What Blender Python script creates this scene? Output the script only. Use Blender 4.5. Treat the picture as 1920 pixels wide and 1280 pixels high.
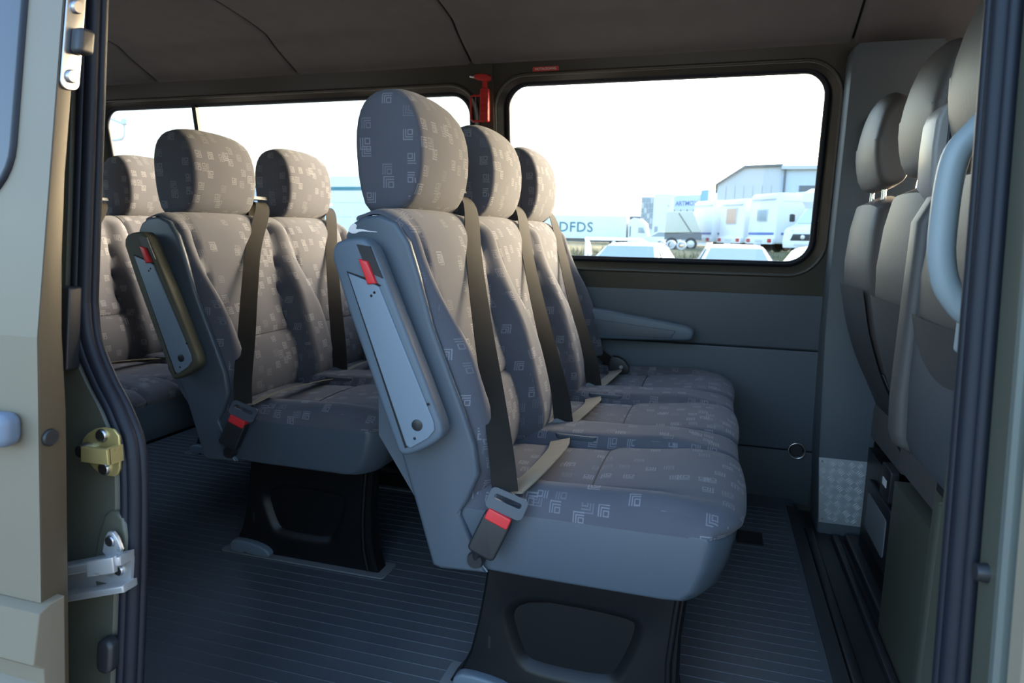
import bpy, math, random
import numpy as np
from mathutils import Vector, Matrix
random.seed(7)
S = bpy.context.scene
COL = S.collection
for o in list(bpy.data.objects): bpy.data.objects.remove(o)

# ------------------------------------------------------------------ camera, sky, sun, exposure
cam_d = bpy.data.cameras.new('camera'); cam = bpy.data.objects.new('camera', cam_d); COL.objects.link(cam)
cam_d.sensor_width = 36.0; cam_d.lens = 1256.2 / 1920 * 36.0
cam_d.clip_start = 0.02; cam_d.clip_end = 600
cam_d.dof.use_dof = True; cam_d.dof.focus_distance = 1.45; cam_d.dof.aperture_fstop = 7.0
Xc = np.array([4260., 280., -1256.22]); Xc /= np.linalg.norm(Xc)
Yc = np.array([383., -191., 1256.22]); Yc /= np.linalg.norm(Yc)
Zc = np.cross(Xc, Yc); Zc = Zc if Zc[1] < 0 else -Zc
R = np.stack([Xc, Yc, Zc])
cam.matrix_world = Matrix((
    (R[0, 0], -R[0, 1], -R[0, 2], 0.0),
    (R[1, 0], -R[1, 1], -R[1, 2], 0.0),
    (R[2, 0], -R[2, 1], -R[2, 2], 0.935),
    (0, 0, 0, 1)))
S.camera = cam

SUN_EL = math.radians(10.0)
SUN_DIR = Vector((0.55, 0.84, 0)).normalized()           # horizontal direction towards the sun
w = bpy.data.worlds.new('world'); S.world = w; w.use_nodes = True
wn = w.node_tree; wn.nodes.clear()
sky = wn.nodes.new('ShaderNodeTexSky'); sky.sky_type = 'NISHITA'
sky.sun_disc = False; sky.sun_elevation = SUN_EL
sky.sun_rotation = math.atan2(SUN_DIR.x, SUN_DIR.y)
sky.altitude = 20; sky.air_density = 1.0; sky.dust_density = 5.0; sky.ozone_density = 2.0
bg = wn.nodes.new('ShaderNodeBackground'); bg.inputs['Strength'].default_value = 0.80
wo = wn.nodes.new('ShaderNodeOutputWorld')
wn.links.new(sky.outputs[0], bg.inputs[0]); wn.links.new(bg.outputs[0], wo.inputs[0])

sun_d = bpy.data.lights.new('sun', 'SUN'); sun = bpy.data.objects.new('sun', sun_d); COL.objects.link(sun)
sun_d.energy = 8.0; sun_d.angle = math.radians(45); sun_d.color = (1.0, 0.77, 0.58)
sv = Vector((SUN_DIR.x * math.cos(SUN_EL), SUN_DIR.y * math.cos(SUN_EL), math.sin(SUN_EL)))
sun.rotation_euler = sv.to_track_quat('Z', 'Y').to_euler()
sun.location = (-10, 20, 8)

S.view_settings.view_transform = 'Standard'; S.view_settings.look = 'None'
S.view_settings.gamma = 1.0; S.view_settings.use_curve_mapping = False
S.view_settings.exposure = 1.20

# ------------------------------------------------------------------ materials
MATS = {}
class NT:
    def __init__(s, name):
        s.m = bpy.data.materials.new(name); s.m.use_nodes = True
        s.t = s.m.node_tree; s.t.nodes.clear()
        s.out = s.n('ShaderNodeOutputMaterial'); s.b = s.n('ShaderNodeBsdfPrincipled')
        s.l(s.b.outputs[0], s.out.inputs[0]); MATS[name] = s.m
    def n(s, t): return s.t.nodes.new(t)
    def l(s, a, b): s.t.links.new(a, b)
    def set(s, node, i, v):
        if hasattr(v, 'is_output') or isinstance(v, bpy.types.NodeSocket): s.l(v, node.inputs[i])
        else: node.inputs[i].default_value = v
    def math(s, op, a, b=0.0, c=None):
        x = s.n('ShaderNodeMath'); x.operation = op
        s.set(x, 0, a); s.set(x, 1, b)
        if c is not None: s.set(x, 2, c)
        return x.outputs[0]
    def noise(s, vec, scale, detail=3, rough=0.5):
        x = s.n('ShaderNodeTexNoise'); x.inputs['Scale'].default_value = scale
        x.inputs['Detail'].default_value = detail; x.inputs['Roughness'].default_value = rough
        if vec is not None: s.l(vec, x.inputs['Vector'])
        return x.outputs[0]
    def mix(s, f, a, b):
        x = s.n('ShaderNodeMix'); x.data_type = 'RGBA'
        s.set(x, 0, f); s.set(x, 6, a); s.set(x, 7, b)
        return x.outputs[2]
    def bump(s, h, strength=0.3, dist=0.002):
        x = s.n('ShaderNodeBump'); x.inputs['Strength'].default_value = strength
        x.inputs['Distance'].default_value = dist; s.l(h, x.inputs['Height'])
        s.l(x.outputs[0], s.b.inputs['Normal'])
    def obj(s):
        x = s.n('ShaderNodeTexCoord'); return x.outputs['Object']
    def uv(s):
        x = s.n('ShaderNodeTexCoord'); return x.outputs['UV']

def c4(c): return (c[0], c[1], c[2], 1.0)

def plain(name, col, rough=0.5, metal=0.0, var=0.12, scale=6.0, bump=0.0, bscale=400.0, bdist=0.001, spec=0.5):
    t = NT(name); o = t.obj()
    f = t.noise(o, scale, 4)
    lo = tuple(max(0, k * (1 - var)) for k in col); hi = tuple(min(1, k * (1 + var)) for k in col)
    t.l(t.mix(f, c4(lo), c4(hi)), t.b.inputs['Base Color'])
    t.b.inputs['Roughness'].default_value = rough; t.b.inputs['Metallic'].default_value = metal
    t.b.inputs['Specular IOR Level'].default_value = spec
    if bump > 0: t.bump(t.noise(o, bscale, 2), bump, bdist)
    return t.m

def fabric(name, base, light, cell=0.040):
    t = NT(name); uv = t.uv()
    sep = t.n('ShaderNodeSeparateXYZ'); t.l(uv, sep.inputs[0])
    total = None
    for li, (ox, oy, keep, cs) in enumerate(((0.0, 0.0, 0.60, cell), (0.37, 0.53, 0.22, cell * 1.13))):
        u = t.math('ADD', t.math('DIVIDE', sep.outputs[0], cs), 50.0 + ox)
        v0 = t.math('ADD', t.math('DIVIDE', sep.outputs[1], cs), 50.0 + oy)
        col = t.math('FLOOR', u)
        wn1 = t.n('ShaderNodeTexWhiteNoise'); wn1.noise_dimensions = '1D'; t.l(t.math('ADD', col, li * 31.7), wn1.inputs['W'])
        v = t.math('ADD', v0, wn1.outputs['Value'])
        row = t.math('FLOOR', v)
        cmb = t.n('ShaderNodeCombineXYZ'); t.l(col, cmb.inputs[0]); t.l(row, cmb.inputs[1]); cmb.inputs[2].default_value = li * 7.3
        wn2 = t.n('ShaderNodeTexWhiteNoise'); wn2.noise_dimensions = '3D'; t.l(cmb.outputs[0], wn2.inputs['Vector'])
        cs3 = t.n('ShaderNodeSeparateColor'); t.l(wn2.outputs['Color'], cs3.inputs[0])
        px = t.math('SUBTRACT', t.math('FRACT', u), 0.45); pyy = t.math('SUBTRACT', t.math('FRACT', v), 0.45)
        fx = t.math('SUBTRACT', t.math('MULTIPLY', t.math('GREATER_THAN', cs3.outputs[0], 0.5), 2.0), 1.0)
        fy = t.math('SUBTRACT', t.math('MULTIPLY', t.math('GREATER_THAN', cs3.outputs[1], 0.5), 2.0), 1.0)
        qx = t.math('MULTIPLY', px, fx); qy = t.math('MULTIPLY', pyy, fy)
        m = t.math('MAXIMUM', qx, qy); nmin = t.math('MINIMUM', qx, qy)
        c = t.math('MAXIMUM', t.math('ABSOLUTE', qx), t.math('ABSOLUTE', qy))
        ring = t.math('MULTIPLY', t.math('GREATER_THAN', c, 0.075), t.math('LESS_THAN', c, 0.125))
        st = t.math('LESS_THAN', t.math('FRACT', t.math('DIVIDE', t.math('SUBTRACT', m, 0.175), 0.105)), 0.5)
        L = t.math('MULTIPLY', t.math('MULTIPLY', st, t.math('GREATER_THAN', m, 0.175)), t.math('MULTIPLY', t.math('LESS_THAN', m, 0.36), t.math('GREATER_THAN', nmin, -0.13)))
        mot = t.math('MAXIMUM', ring, L)
        on = t.math('MULTIPLY', t.math('LESS_THAN', cs3.outputs[2], keep), t.math('ADD', 0.30, t.math('DIVIDE', cs3.outputs[2], keep)))
        mot = t.math('MULTIPLY', mot, t.math('MINIMUM', on, 1.0))
        total = mot if total is None else t.math('MAXIMUM', total, mot)
    # fine weave
    wv = t.n('ShaderNodeTexWave'); wv.inputs['Scale'].default_value = 230.0; wv.inputs['Distortion'].default_value = 1.5
    t.l(uv, wv.inputs['Vector'])
    nz = t.noise(uv, 700.0, 2); big = t.noise(uv, 9.0, 3)
    b1 = t.mix(big, c4(tuple(k * 0.84 for k in base)), c4(tuple(k * 1.16 for k in base)))
    b2 = t.mix(t.math('MULTIPLY', nz, 0.16), b1, c4(light))
    fac = t.math('MULTIPLY', total, t.math('ADD', 0.55, t.math('MULTIPLY', wv.outputs[1], 0.45)))
    t.l(t.mix(fac, b2, c4(light)), t.b.inputs['Base Color'])
    t.b.inputs['Roughness'].default_value = 0.95; t.b.inputs['Specular IOR Level'].default_value = 0.15
    t.b.inputs['Sheen Weight'].default_value = 0.10; t.b.inputs['Sheen Roughness'].default_value = 0.5
    t.bump(t.math('ADD', nz, wv.outputs[1]), 0.25, 0.0006)
    return t.m

def scratched(name, col, scr, rough=0.4, metal=0.0, amount=0.62):
    t = NT(name); o = t.obj()
    mp = t.n('ShaderNodeMapping'); t.l(o, mp.inputs[0]); mp.inputs['Scale'].default_value = (2.0, 14.0, 14.0); mp.inputs['Rotation'].default_value = (0.3, 0.2, 0.5)
    f = t.noise(mp.outputs[0], 7.0, 5, 0.65)
    k = t.math('MULTIPLY', t.math('GREATER_THAN', f, amount), 0.6)
    f2 = t.noise(o, 3.0, 4)
    base = t.mix(f2, c4(tuple(a * 0.85 for a in col)), c4(tuple(a * 1.15 for a in col)))
    t.l(t.mix(k, base, c4(scr)), t.b.inputs['Base Color'])
    t.b.inputs['Roughness'].default_value = rough; t.b.inputs['Metallic'].default_value = metal
    t.bump(t.noise(o, 260.0, 2), 0.08, 0.0008)
    return t.m

FAB = fabric('seat_fabric', (0.078, 0.079, 0.096), (0.215, 0.215, 0.24), 0.044)
VINYL = plain('vinyl_blue_grey', (0.066, 0.084, 0.106), 0.42, 0, 0.05, 5, 0.12, 260, 0.0008)
ARMG = plain('armrest_grey', (0.090, 0.118, 0.150), 0.45, 0, 0.05, 5, 0.06, 300)
ARMP = plain('armrest_panel', (0.155, 0.200, 0.250), 0.42, 0, 0.05, 5, 0.05, 300)
ARMO = plain('armrest_olive', (0.066, 0.064, 0.042), 0.75, 0, 0.06, 5, 0.06, 300)
RED = plain('red_plastic', (0.62, 0.03, 0.035), 0.35, 0, 0.06)
REDH = plain('hammer_red', (0.55, 0.035, 0.03), 0.4, 0, 0.08)
BLACKP = plain('black_plastic', (0.018, 0.019, 0.022), 0.42, 0, 0.1)
BLACKM = plain('black_metal', (0.006, 0.0062, 0.007), 0.42, 0, 0.15, 6, 0.05, 200, 0.001, 0.3)
RUBBER = plain('seal_rubber', (0.009, 0.011, 0.018), 0.5, 0, 0.1, 20, 0, 400, 0.001, 0.3)
BELT = plain('belt_webbing', (0.020, 0.0175, 0.015), 0.8, 0, 0.25, 25, 0.2, 900, 0.0005, 0.15)
BELTB = plain('belt_lap_beige', (0.19, 0.165, 0.125), 0.7, 0, 0.15, 25, 0.2, 900, 0.0005)
TONGUE = plain('tongue_plastic', (0.055, 0.07, 0.09), 0.4)
CHROME = plain('bright_metal', (0.70, 0.70, 0.69), 0.22, 1.0, 0.06, 30)
ALU = scratched('worn_aluminium', (0.62, 0.63, 0.64), (0.35, 0.34, 0.32), 0.38, 0.7)
BARM = plain('worn_glint_bar', (0.90, 0.90, 0.90), 0.35, 0.2, 0.05)  # worn tops of the same plate metal, with extra glint painted in
PLATEM = plain('plate_aluminium', (0.46, 0.47, 0.48), 0.45, 0.3, 0.15, 12)
GOLDM = scratched('yellow_zinc', (0.60, 0.48, 0.20), (0.35, 0.30, 0.2), 0.36, 0.65)
STEEL = plain('screw_steel', (0.45, 0.46, 0.48), 0.3, 1.0, 0.1, 40)
HEADL = plain('headliner_felt', (0.150, 0.140, 0.136), 0.98, 0, 0.10, 14, 0.35, 700, 0.001, 0.1)
GAP = plain('dark_gap', (0.008, 0.008, 0.008), 0.8)
OLIVED = plain('olive_metal_inside', (0.055, 0.050, 0.038), 0.30, 0, 0.10, 4)
OLIVE = scratched('olive_body_paint', (0.074, 0.076, 0.057), (0.20, 0.19, 0.16), 0.38, 0, 0.78)
FLANGE = plain('grey_green_flange', (0.115, 0.13, 0.115), 0.45, 0, 0.06)
BROWN = scratched('door_edge_paint', (0.074, 0.056, 0.034), (0.2, 0.18, 0.14), 0.40, 0, 0.76)
TAN = scratched('tan_door_paint', (0.165, 0.140, 0.100), (0.27, 0.24, 0.19), 0.5, 0, 0.80)
GREYP = scratched('grey_wall_panel', (0.066, 0.082, 0.100), (0.085, 0.10, 0.12), 0.55, 0, 0.74)
GREYB = scratched('grey_pillar_cover', (0.085, 0.102, 0.115), (0.15, 0.17, 0.18), 0.5, 0, 0.73)
DARKP = plain('dark_lower_panel', (0.040, 0.048, 0.060), 0.6, 0, 0.1)
LEATH = plain('cab_seat_cover', (0.078, 0.071, 0.068), 0.5, 0, 0.08, 8, 0.25, 120, 0.001)
LEATHD = plain('cab_seat_lower', (0.045, 0.043, 0.045), 0.6, 0, 0.08, 8, 0.25, 120, 0.001)
LEATHS = plain('cab_seat_side', (0.045, 0.052, 0.064), 0.6, 0, 0.08, 8, 0.2, 120, 0.001)
TOWER = plain('pale_belt_tower', (0.30, 0.29, 0.28), 0.4)
HANDLE = plain('grab_bar_grey', (0.29, 0.34, 0.355), 0.42, 0, 0.05)
HGREY = plain('door_handle_grey', (0.12, 0.15, 0.20), 0.5, 0, 0.06)
STEP = scratched('step_metal', (0.020, 0.020, 0.021), (0.12, 0.115, 0.11), 0.42, 0, 0.74)
PLATEC = plain('footcap_grey', (0.12, 0.15, 0.18), 0.5)
WHITEV = plain('white_paint', (0.82, 0.83, 0.84), 0.35, 0, 0.02)
CREAM = plain('cream_cladding', (0.62, 0.62, 0.60), 0.6, 0, 0.03)
PALEG = plain('hazed_grey_cladding', (0.62, 0.62, 0.63), 0.6, 0, 0.03)  # grey lightened with the outdoor glare
MIDG = plain('mid_grey_trim', (0.16, 0.17, 0.18), 0.5, 0, 0.05)
PBLUE = plain('hazed_blue_cladding', (0.60, 0.67, 0.74), 0.6, 0, 0.03)  # blue washed out to carry the veiling glare outside
BLUE = plain('hazed_strong_blue', (0.24, 0.44, 0.74), 0.5, 0, 0.03)  # overexposure outside is mixed into this blue
STRIPE = plain('blue_stripe', (0.13, 0.19, 0.45), 0.5, 0, 0.03)
TEAL = plain('teal_lettering', (0.06, 0.22, 0.26), 0.5, 0, 0.03)
VGLASS = plain('hazed_vehicle_glass', (0.34, 0.40, 0.43), 0.12, 0, 0.05)  # glass made pale: veiling glare is in the colour
DGLASS = plain('door_window_glass', (0.03, 0.032, 0.045), 0.15, 0, 0.05)
CURT = plain('hazed_curtain_orange', (0.66, 0.43, 0.31), 0.7, 0, 0.05)  # orange paled by painted-in glare
LAMP = plain('tail_lamp_red', (0.55, 0.05, 0.04), 0.3, 0, 0.05)
TYRE = plain('tyre_rubber', (0.03, 0.03, 0.03), 0.8)
STICK = plain('sticker_red', (0.50, 0.05, 0.035), 0.5)
WHITEP = plain('white_print', (0.75, 0.72, 0.70), 0.6)
TARP = plain('hazed_tarp_cream', (0.64, 0.63, 0.52), 0.7, 0, 0.06)  # cream raised to take in the bright haze outdoors
EARTH = plain('earth_mound', (0.17, 0.14, 0.10), 0.95, 0, 0.3, 1.2)

def floor_mat():
    t = NT('floor_vinyl'); o = t.obj()
    f = t.noise(o, 2.2, 5, 0.6); g = t.noise(o, 60, 3)
    a = t.mix(f, c4((0.036, 0.044, 0.056)), c4((0.085, 0.098, 0.116)))
    t.l(t.mix(t.math('MULTIPLY', g, 0.3), a, c4((0.12, 0.125, 0.13))), t.b.inputs['Base Color'])
    r = t.n('ShaderNodeMapRange'); t.l(f, r.inputs[0]); r.inputs[3].default_value = 0.34; r.inputs[4].default_value = 0.60
    t.l(r.outputs[0], t.b.inputs['Roughness']); t.bump(g, 0.1, 0.001)
    return t.m
FLOORM = floor_mat()

def glass_pane():
    t = NT('window_glass')
    tr = t.n('ShaderNodeBsdfTransparent'); gl = t.n('ShaderNodeBsdfGlossy'); gl.inputs['Roughness'].default_value = 0.02
    tr.inputs[0].default_value = (0.93, 0.96, 0.96, 1)
    lw_ = t.n('ShaderNodeLayerWeight'); lw_.inputs[0].default_value = 0.5
    fr_o = t.math('ADD', 0.04, t.math('MULTIPLY', t.math('POWER', lw_.outputs['Facing'], 5.0), 0.9))
    mx = t.n('ShaderNodeMixShader'); t.l(fr_o, mx.inputs[0]); t.l(tr.outputs[0], mx.inputs[1]); t.l(gl.outputs[0], mx.inputs[2])
    t.l(mx.outputs[0], t.out.inputs[0]); t.t.nodes.remove(t.b)
    return t.m
GLASS = glass_pane()

def ground_mat():
    t = NT('gravel_ground'); o = t.obj()
    f = t.noise(o, 0.35, 5, 0.6); g = t.noise(o, 9, 4)
    a = t.mix(f, c4((0.19, 0.185, 0.18)), c4((0.30, 0.28, 0.25)))
    t.l(t.mix(t.math('MULTIPLY', g, 0.4), a, c4((0.10, 0.10, 0.10))), t.b.inputs['Base Color'])
    t.b.inputs['Roughness'].default_value = 0.95; t.bump(g, 0.4, 0.02)
    return t.m
def grass_mat():
    t = NT('dry_grass'); o = t.obj()
    f = t.noise(o, 0.5, 5, 0.65); g = t.noise(o, 7, 4)
    a = t.mix(f, c4((0.09, 0.14, 0.03)), c4((0.26, 0.20, 0.13)))
    t.l(t.mix(t.math('MULTIPLY', g, 0.55), a, c4((0.13, 0.10, 0.07))), t.b.inputs['Base Color'])
    t.b.inputs['Roughness'].default_value = 1.0; t.bump(g, 0.8, 0.08)
    return t.m
GROUND = ground_mat(); GRASS = grass_mat()

# ------------------------------------------------------------------ mesh helpers
class MB:
    def __init__(s): s.v = []; s.f = []
    def add(s, vs, fs):
        o = len(s.v); s.v += [tuple(map(float, p)) for p in vs]; s.f += [tuple(o + i for i in f) for f in fs]
    def box(s, a, b):
        x0, y0, z0 = a; x1, y1, z1 = b
        s.add([(x0,y0,z0),(x1,y0,z0),(x1,y1,z0),(x0,y1,z0),(x0,y0,z1),(x1,y0,z1),(x1,y1,z1),(x0,y1,z1)],
              [(0,3,2,1),(4,5,6,7),(0,1,5,4),(1,2,6,5),(2,3,7,6),(3,0,4,7)])
        return s
    def loft(s, rings, cap=True, closed=True):
        n = len(rings[0]); vs = [p for r in rings for p in r]; fs = []
        m = n if closed else n - 1
        for i in range(len(rings) - 1):
            for j in range(m):
                k = (j + 1) % n
                fs.append((i*n+j, i*n+k, (i+1)*n+k, (i+1)*n+j))
        if cap and closed:
            fs.append(tuple(reversed(range(n)))); fs.append(tuple((len(rings)-1)*n + j for j in range(n)))
        s.add(vs, fs); return s
    def tube(s, path, r, n=10, closed=False):
        pts = [Vector(p) for p in path]; rings = []
        up = None
        N = len(pts)
        for i, p in enumerate(pts):
            if closed: t = pts[(i+1) % N] - pts[i-1]
            else: t = pts[min(i+1, N-1)] - pts[max(i-1, 0)]
            t.normalize()
            if up is None:
                up = Vector((0, 0, 1)) if abs(t.z) < 0.9 else Vector((1, 0, 0))
            a = t.cross(up).normalized(); up = a.cross(t).normalized()
            rr = r[i] if isinstance(r, (list, tuple)) else r
            rings.append([p + (a*math.cos(2*math.pi*k/n) + up*math.sin(2*math.pi*k/n))*rr for k in range(n)])
        if closed: s.loft(rings + [rings[0]], cap=False)
        else: s.loft(rings)
        return s
    def prism(s, poly, t0, t1, r=0.0, axis='y', seg=4):
        """polygon (2D) extruded along axis with rounded rims. axis y: poly=(x,z); x: poly=(y,z); z: poly=(x,y)"""
        def P(q, t):
            return {'y': (q[0], t, q[1]), 'x': (t, q[0], q[1]), 'z': (q[0], q[1], t)}[axis]
        rings = []
        if r > 0:
            for i in range(seg + 1):
                a = math.pi/2 * i/seg
                q = offset(poly, -r*(1-math.sin(a))); rings.append([P(p, t0 + r*(1-math.cos(a))) for p in q])
            for i in range(seg, -1, -1):
                a = math.pi/2 * i/seg
                q = offset(poly, -r*(1-math.sin(a))); rings.append([P(p, t1 - r*(1-math.cos(a))) for p in q])
        else:
            rings = [[P(p, t0) for p in poly], [P(p, t1) for p in poly]]
        s.loft(rings); return s
    def disc(s, c, axis, r, h, n=16, r2=None):
        ax = Vector(axis).normalized(); up = Vector((0,0,1)) if abs(ax.z) < 0.9 else Vector((1,0,0))
        a = ax.cross(up).normalized(); b = a.cross(ax); c = Vector(c)
        r2 = r if r2 is None else r2
        rings = [[c + (a*math.cos(2*math.pi*k/n)+b*math.sin(2*math.pi*k/n))*rr + ax*t for k in range(n)] for rr, t in ((r, 0), (r, h*0.6), (r2*0.85, h))]
        s.loft(rings); return s
    def build(s, name, mat, parent=None, smooth=40, label=None, loc=None, fn=None):
        vs = s.v if fn is None else [fn(p) for p in s.v]
        me = bpy.data.meshes.new(name); me.from_pydata(vs, [], s.f); me.update()
        return link(name, me, mat, parent, smooth, label)

def signed_area(p): return 0.5*sum(p[i][0]*p[(i+1) % len(p)][1]-p[(i+1) % len(p)][0]*p[i][1] for i in range(len(p)))
def offset(poly, d):
    """offset outward by d (negative = inward)"""
    if abs(d) < 1e-9: return [tuple(p) for p in poly]
    sgn = 1 if signed_area(poly) > 0 else -1
    n = len(poly); out = []
    for i in range(n):
        a, b, c = Vector(poly[i-1]), Vector(poly[i]), Vector(poly[(i+1) % n])
        e1 = (b-a); e2 = (c-b)
        if e1.length < 1e-9 or e2.length < 1e-9: out.append(tuple(b)); continue
        e1.normalize(); e2.normalize()
        n1 = Vector((e1.y, -e1.x))*sgn; n2 = Vector((e2.y, -e2.x))*sgn
        m = n1+n2
        if m.length < 1e-6: m = n1
        m.normalize(); k = max(0.45, m.dot(n1))
        q = b + m*(d/k); out.append((q.x, q.y))
    return out
def rrect(x0, x1, z0, z1, r, seg=6):
    pts = []
    for cx, cz, a0 in ((x1-r, z0+r, -90), (x1-r, z1-r, 0), (x0+r, z1-r, 90), (x0+r, z0+r, 180)):
        for i in range(seg+1):
            a = math.radians(a0 + 90*i/seg); pts.append((cx+r*math.cos(a), cz+r*math.sin(a)))
    return pts
def smooth_poly(p, it=2):
    for _ in range(it):
        q = []
        for i in range(len(p)):
            a, b = p[i], p[(i+1) % len(p)]
            q += [(a[0]*.75+b[0]*.25, a[1]*.75+b[1]*.25), (a[0]*.25+b[0]*.75, a[1]*.25+b[1]*.75)]
        p = q
    return p
def spline(pts, n):
    """Catmull-Rom resample"""
    P = [np.array(p, float) for p in pts]; P = [2*P[0]-P[1]] + P + [2*P[-1]-P[-2]]
    m = len(P)-3; out = []
    for i in range(n):
        t = i/(n-1)*m; k = min(int(t), m-1); t -= k
        a, b, c, d = P[k:k+4]
        out.append(0.5*((2*b)+(-a+c)*t+(2*a-5*b+4*c-d)*t*t+(-a+3*b-3*c+d)*t**3))
    return out
def link(name, me, mat, parent=None, smooth=40, label=None):
    boxuv(me)
    if mat is not None: me.materials.append(mat)
    o = bpy.data.objects.new(name, me); COL.objects.link(o)
    if smooth:
        me.polygons.foreach_set('use_smooth', [True]*len(me.polygons))
        try: me.set_sharp_from_angle(angle=math.radians(smooth))
        except Exception: pass
    if parent is not None: o.parent = parent
    if label: o['label'] = label
    return o
def boxuv(me):
    uvl = me.uv_layers.new(name='UVMap')
    nl = len(me.loops)
    if nl == 0: return
    co = np.zeros(len(me.vertices)*3); me.vertices.foreach_get('co', co); co = co.reshape(-1, 3)
    vi = np.zeros(nl, int); me.loops.foreach_get('vertex_index', vi)
    ls = np.zeros(len(me.polygons), int); me.polygons.foreach_get('loop_start', ls)
    lt = np.zeros(len(me.polygons), int); me.polygons.foreach_get('loop_total', lt)
    nr = np.zeros(len(me.polygons)*3); me.polygons.foreach_get('normal', nr); nr = np.abs(nr.reshape(-1, 3))
    nr[:, 1] *= 0.8
    ax = np.repeat(np.argmax(nr, axis=1), lt)
    c = co[vi]
    uv = np.where((ax == 0)[:, None], c[:, [1, 2]], np.where((ax == 1)[:, None], c[:, [0, 2]], c[:, [1, 0]]))
    uvl.data.foreach_set('uv', uv.astype(np.float32).ravel())
def tag(o, label=None, cat=None, group=None, kind=None):
    if label: o['label'] = label
    if cat: o['category'] = cat
    if group: o['group'] = group
    if kind: o['kind'] = kind
    return o
def empty(name, loc=(0, 0, 0)):
    o = bpy.data.objects.new(name, None); COL.objects.link(o); o.location = loc; o.empty_display_size = 0.1; return o
def copy_part(o, parent, loc=None):
    c = o.copy(); COL.objects.link(c); c.parent = parent
    if loc is not None: c.location = loc
    return c
def text_mesh(name, body, size, mat, parent, loc, rot, extrude=0.001, bold=0.0, spacing=1.0, align='CENTER'):
    cu = bpy.data.curves.new(name, 'FONT'); cu.body = body; cu.size = size; cu.extrude = extrude; cu.offset = bold
    cu.align_x = align; cu.align_y = 'CENTER'; cu.space_character = spacing; cu.resolution_u = 3
    tmp = bpy.data.objects.new(name+'_tmp', cu); COL.objects.link(tmp)
    bpy.context.view_layer.update()
    me = bpy.data.meshes.new_from_object(tmp.evaluated_get(bpy.context.evaluated_depsgraph_get()))
    bpy.data.objects.remove(tmp)
    me.materials.clear()
    o = link(name, me, mat, parent, 0); o.location = loc; o.rotation_euler = rot
    return o
def ribbon(mb, path, wdir, width, th=0.0012, n=24, twist=None):
    """strap along path; wdir = list of width directions at the control points"""
    P = spline(path, n); W = spline(wdir, n)
    rings = []
    for i in range(n):
        p = Vector(P[i]); t = Vector(P[min(i+1, n-1)]) - Vector(P[max(i-1, 0)]); t.normalize()
        wd = Vector(W[i]); wd -= t*wd.dot(t); wd.normalize()
        nn = t.cross(wd).normalized()
        h = width/2
        rings.append([p-wd*h-nn*th, p-wd*h*.5-nn*th*1.1, p+wd*h*.5-nn*th*1.1, p+wd*h-nn*th, p+wd*h+nn*th, p+wd*h*.5+nn*th*1.1, p-wd*h*.5+nn*th*1.1, p-wd*h+nn*th])
    mb.loft(rings); return mb
def sstep(a, b, x):
    t = min(1, max(0, (x-a)/(b-a))); return t*t*(3-2*t)
def yn(z): return 0.13*(z-0.8)            # lean of the side walls
def shear_near(p): return (p[0], p[1] + yn(p[2]), p[2])
def shear_far(p): return (p[0], p[1] - yn(p[2]), p[2])

# ------------------------------------------------------------------ the setting: floor
fl = MB().box((-3.1, 0.70, -0.05), (0.325, 2.60, 0.0)).build('floor', FLOORM, None, 0)
tag(fl, 'dark blue grey ribbed vinyl floor of the van', kind='structure')
rib = None
k = 0
y = 0.79
while y < 2.44:
    x0 = -2.95; x1 = 0.285
    if rib is None:
        rib = MB().prism([(-0.0018, 0), (0.0018, 0), (0.0009, 0.0011), (-0.0009, 0.0011)], x0, x1, 0, 'x').build('floor_rib', FLOORM, fl, 0)
        rib.location = (0, y, 0)
    else: copy_part(rib, fl, (0, y, 0))
    y += 0.037; k += 1
# floor edge strip, step well in front of the mat
st = MB().box((0.30, 0.80, -0.01), (0.335, 2.46, 0.004)).build('edge_strip', STEP, fl, 0)
st2 = MB().box((0.30, 0.70, -0.10), (1.8, 2.60, -0.045)).build('floor', STEP, None, 0)
tag(st2, 'scuffed black metal step and cab floor ahead of the mat', kind='structure')
for i, (xa, xb, zz) in enumerate(((0.345, 0.375, -0.02), (0.43, 0.455, -0.03), (0.47, 0.52, -0.024))):
    MB().prism(rrect(xa, xb, -0.05, zz, 0.008, 3), 0.78, 2.34, 0, 'y').build('step_ridge', STEP, st2, 30)
mbx = MB().box((0.12, 2.10, 0.0), (0.20, 2.19, 0.004)); fp = mbx.build('floor_anchor_plate', BLACKM, fl, 0)
MB().box((0.125, 2.108, 0.004), (0.192, 2.182, 0.0055)).build('anchor_slot', GAP, fl, 0)

# ------------------------------------------------------------------ far wall (left side of the van)
YF = 2.47
def sheet_with_hole(mb, outer, hole, y):
    """ring of quads between rectangle outer (x0,x1,z0,z1) and hole polygon"""
    x0, x1, z0, z1 = outer
    cx = (min(p[0] for p in hole)+max(p[0] for p in hole))/2; cz = (min(p[1] for p in hole)+max(p[1] for p in hole))/2
    n = len(hole); o = []
    for (x, z) in hole:
        dx, dz = x-cx, z-cz
        tx = ((x1-cx)/dx if dx > 0 else (x0-cx)/dx) if abs(dx) > 1e-9 else 1e9
        tz = ((z1-cz)/dz if dz > 0 else (z0-cz)/dz) if abs(dz) > 1e-9 else 1e9
        t = min(tx, tz); o.append((cx+dx*t, cz+dz*t))
    # snap nearest outer point to each corner
    for c in ((x0, z0), (x1, z0), (x1, z1), (x0, z1)):
        i = min(range(n), key=lambda j: (o[j][0]-c[0])**2+(o[j][1]-c[1])**2); o[i] = c
    mb.loft([[(p[0], y, p[1]) for p in o], [(p[0], y, p[1]) for p in hole]], cap=False)
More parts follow.
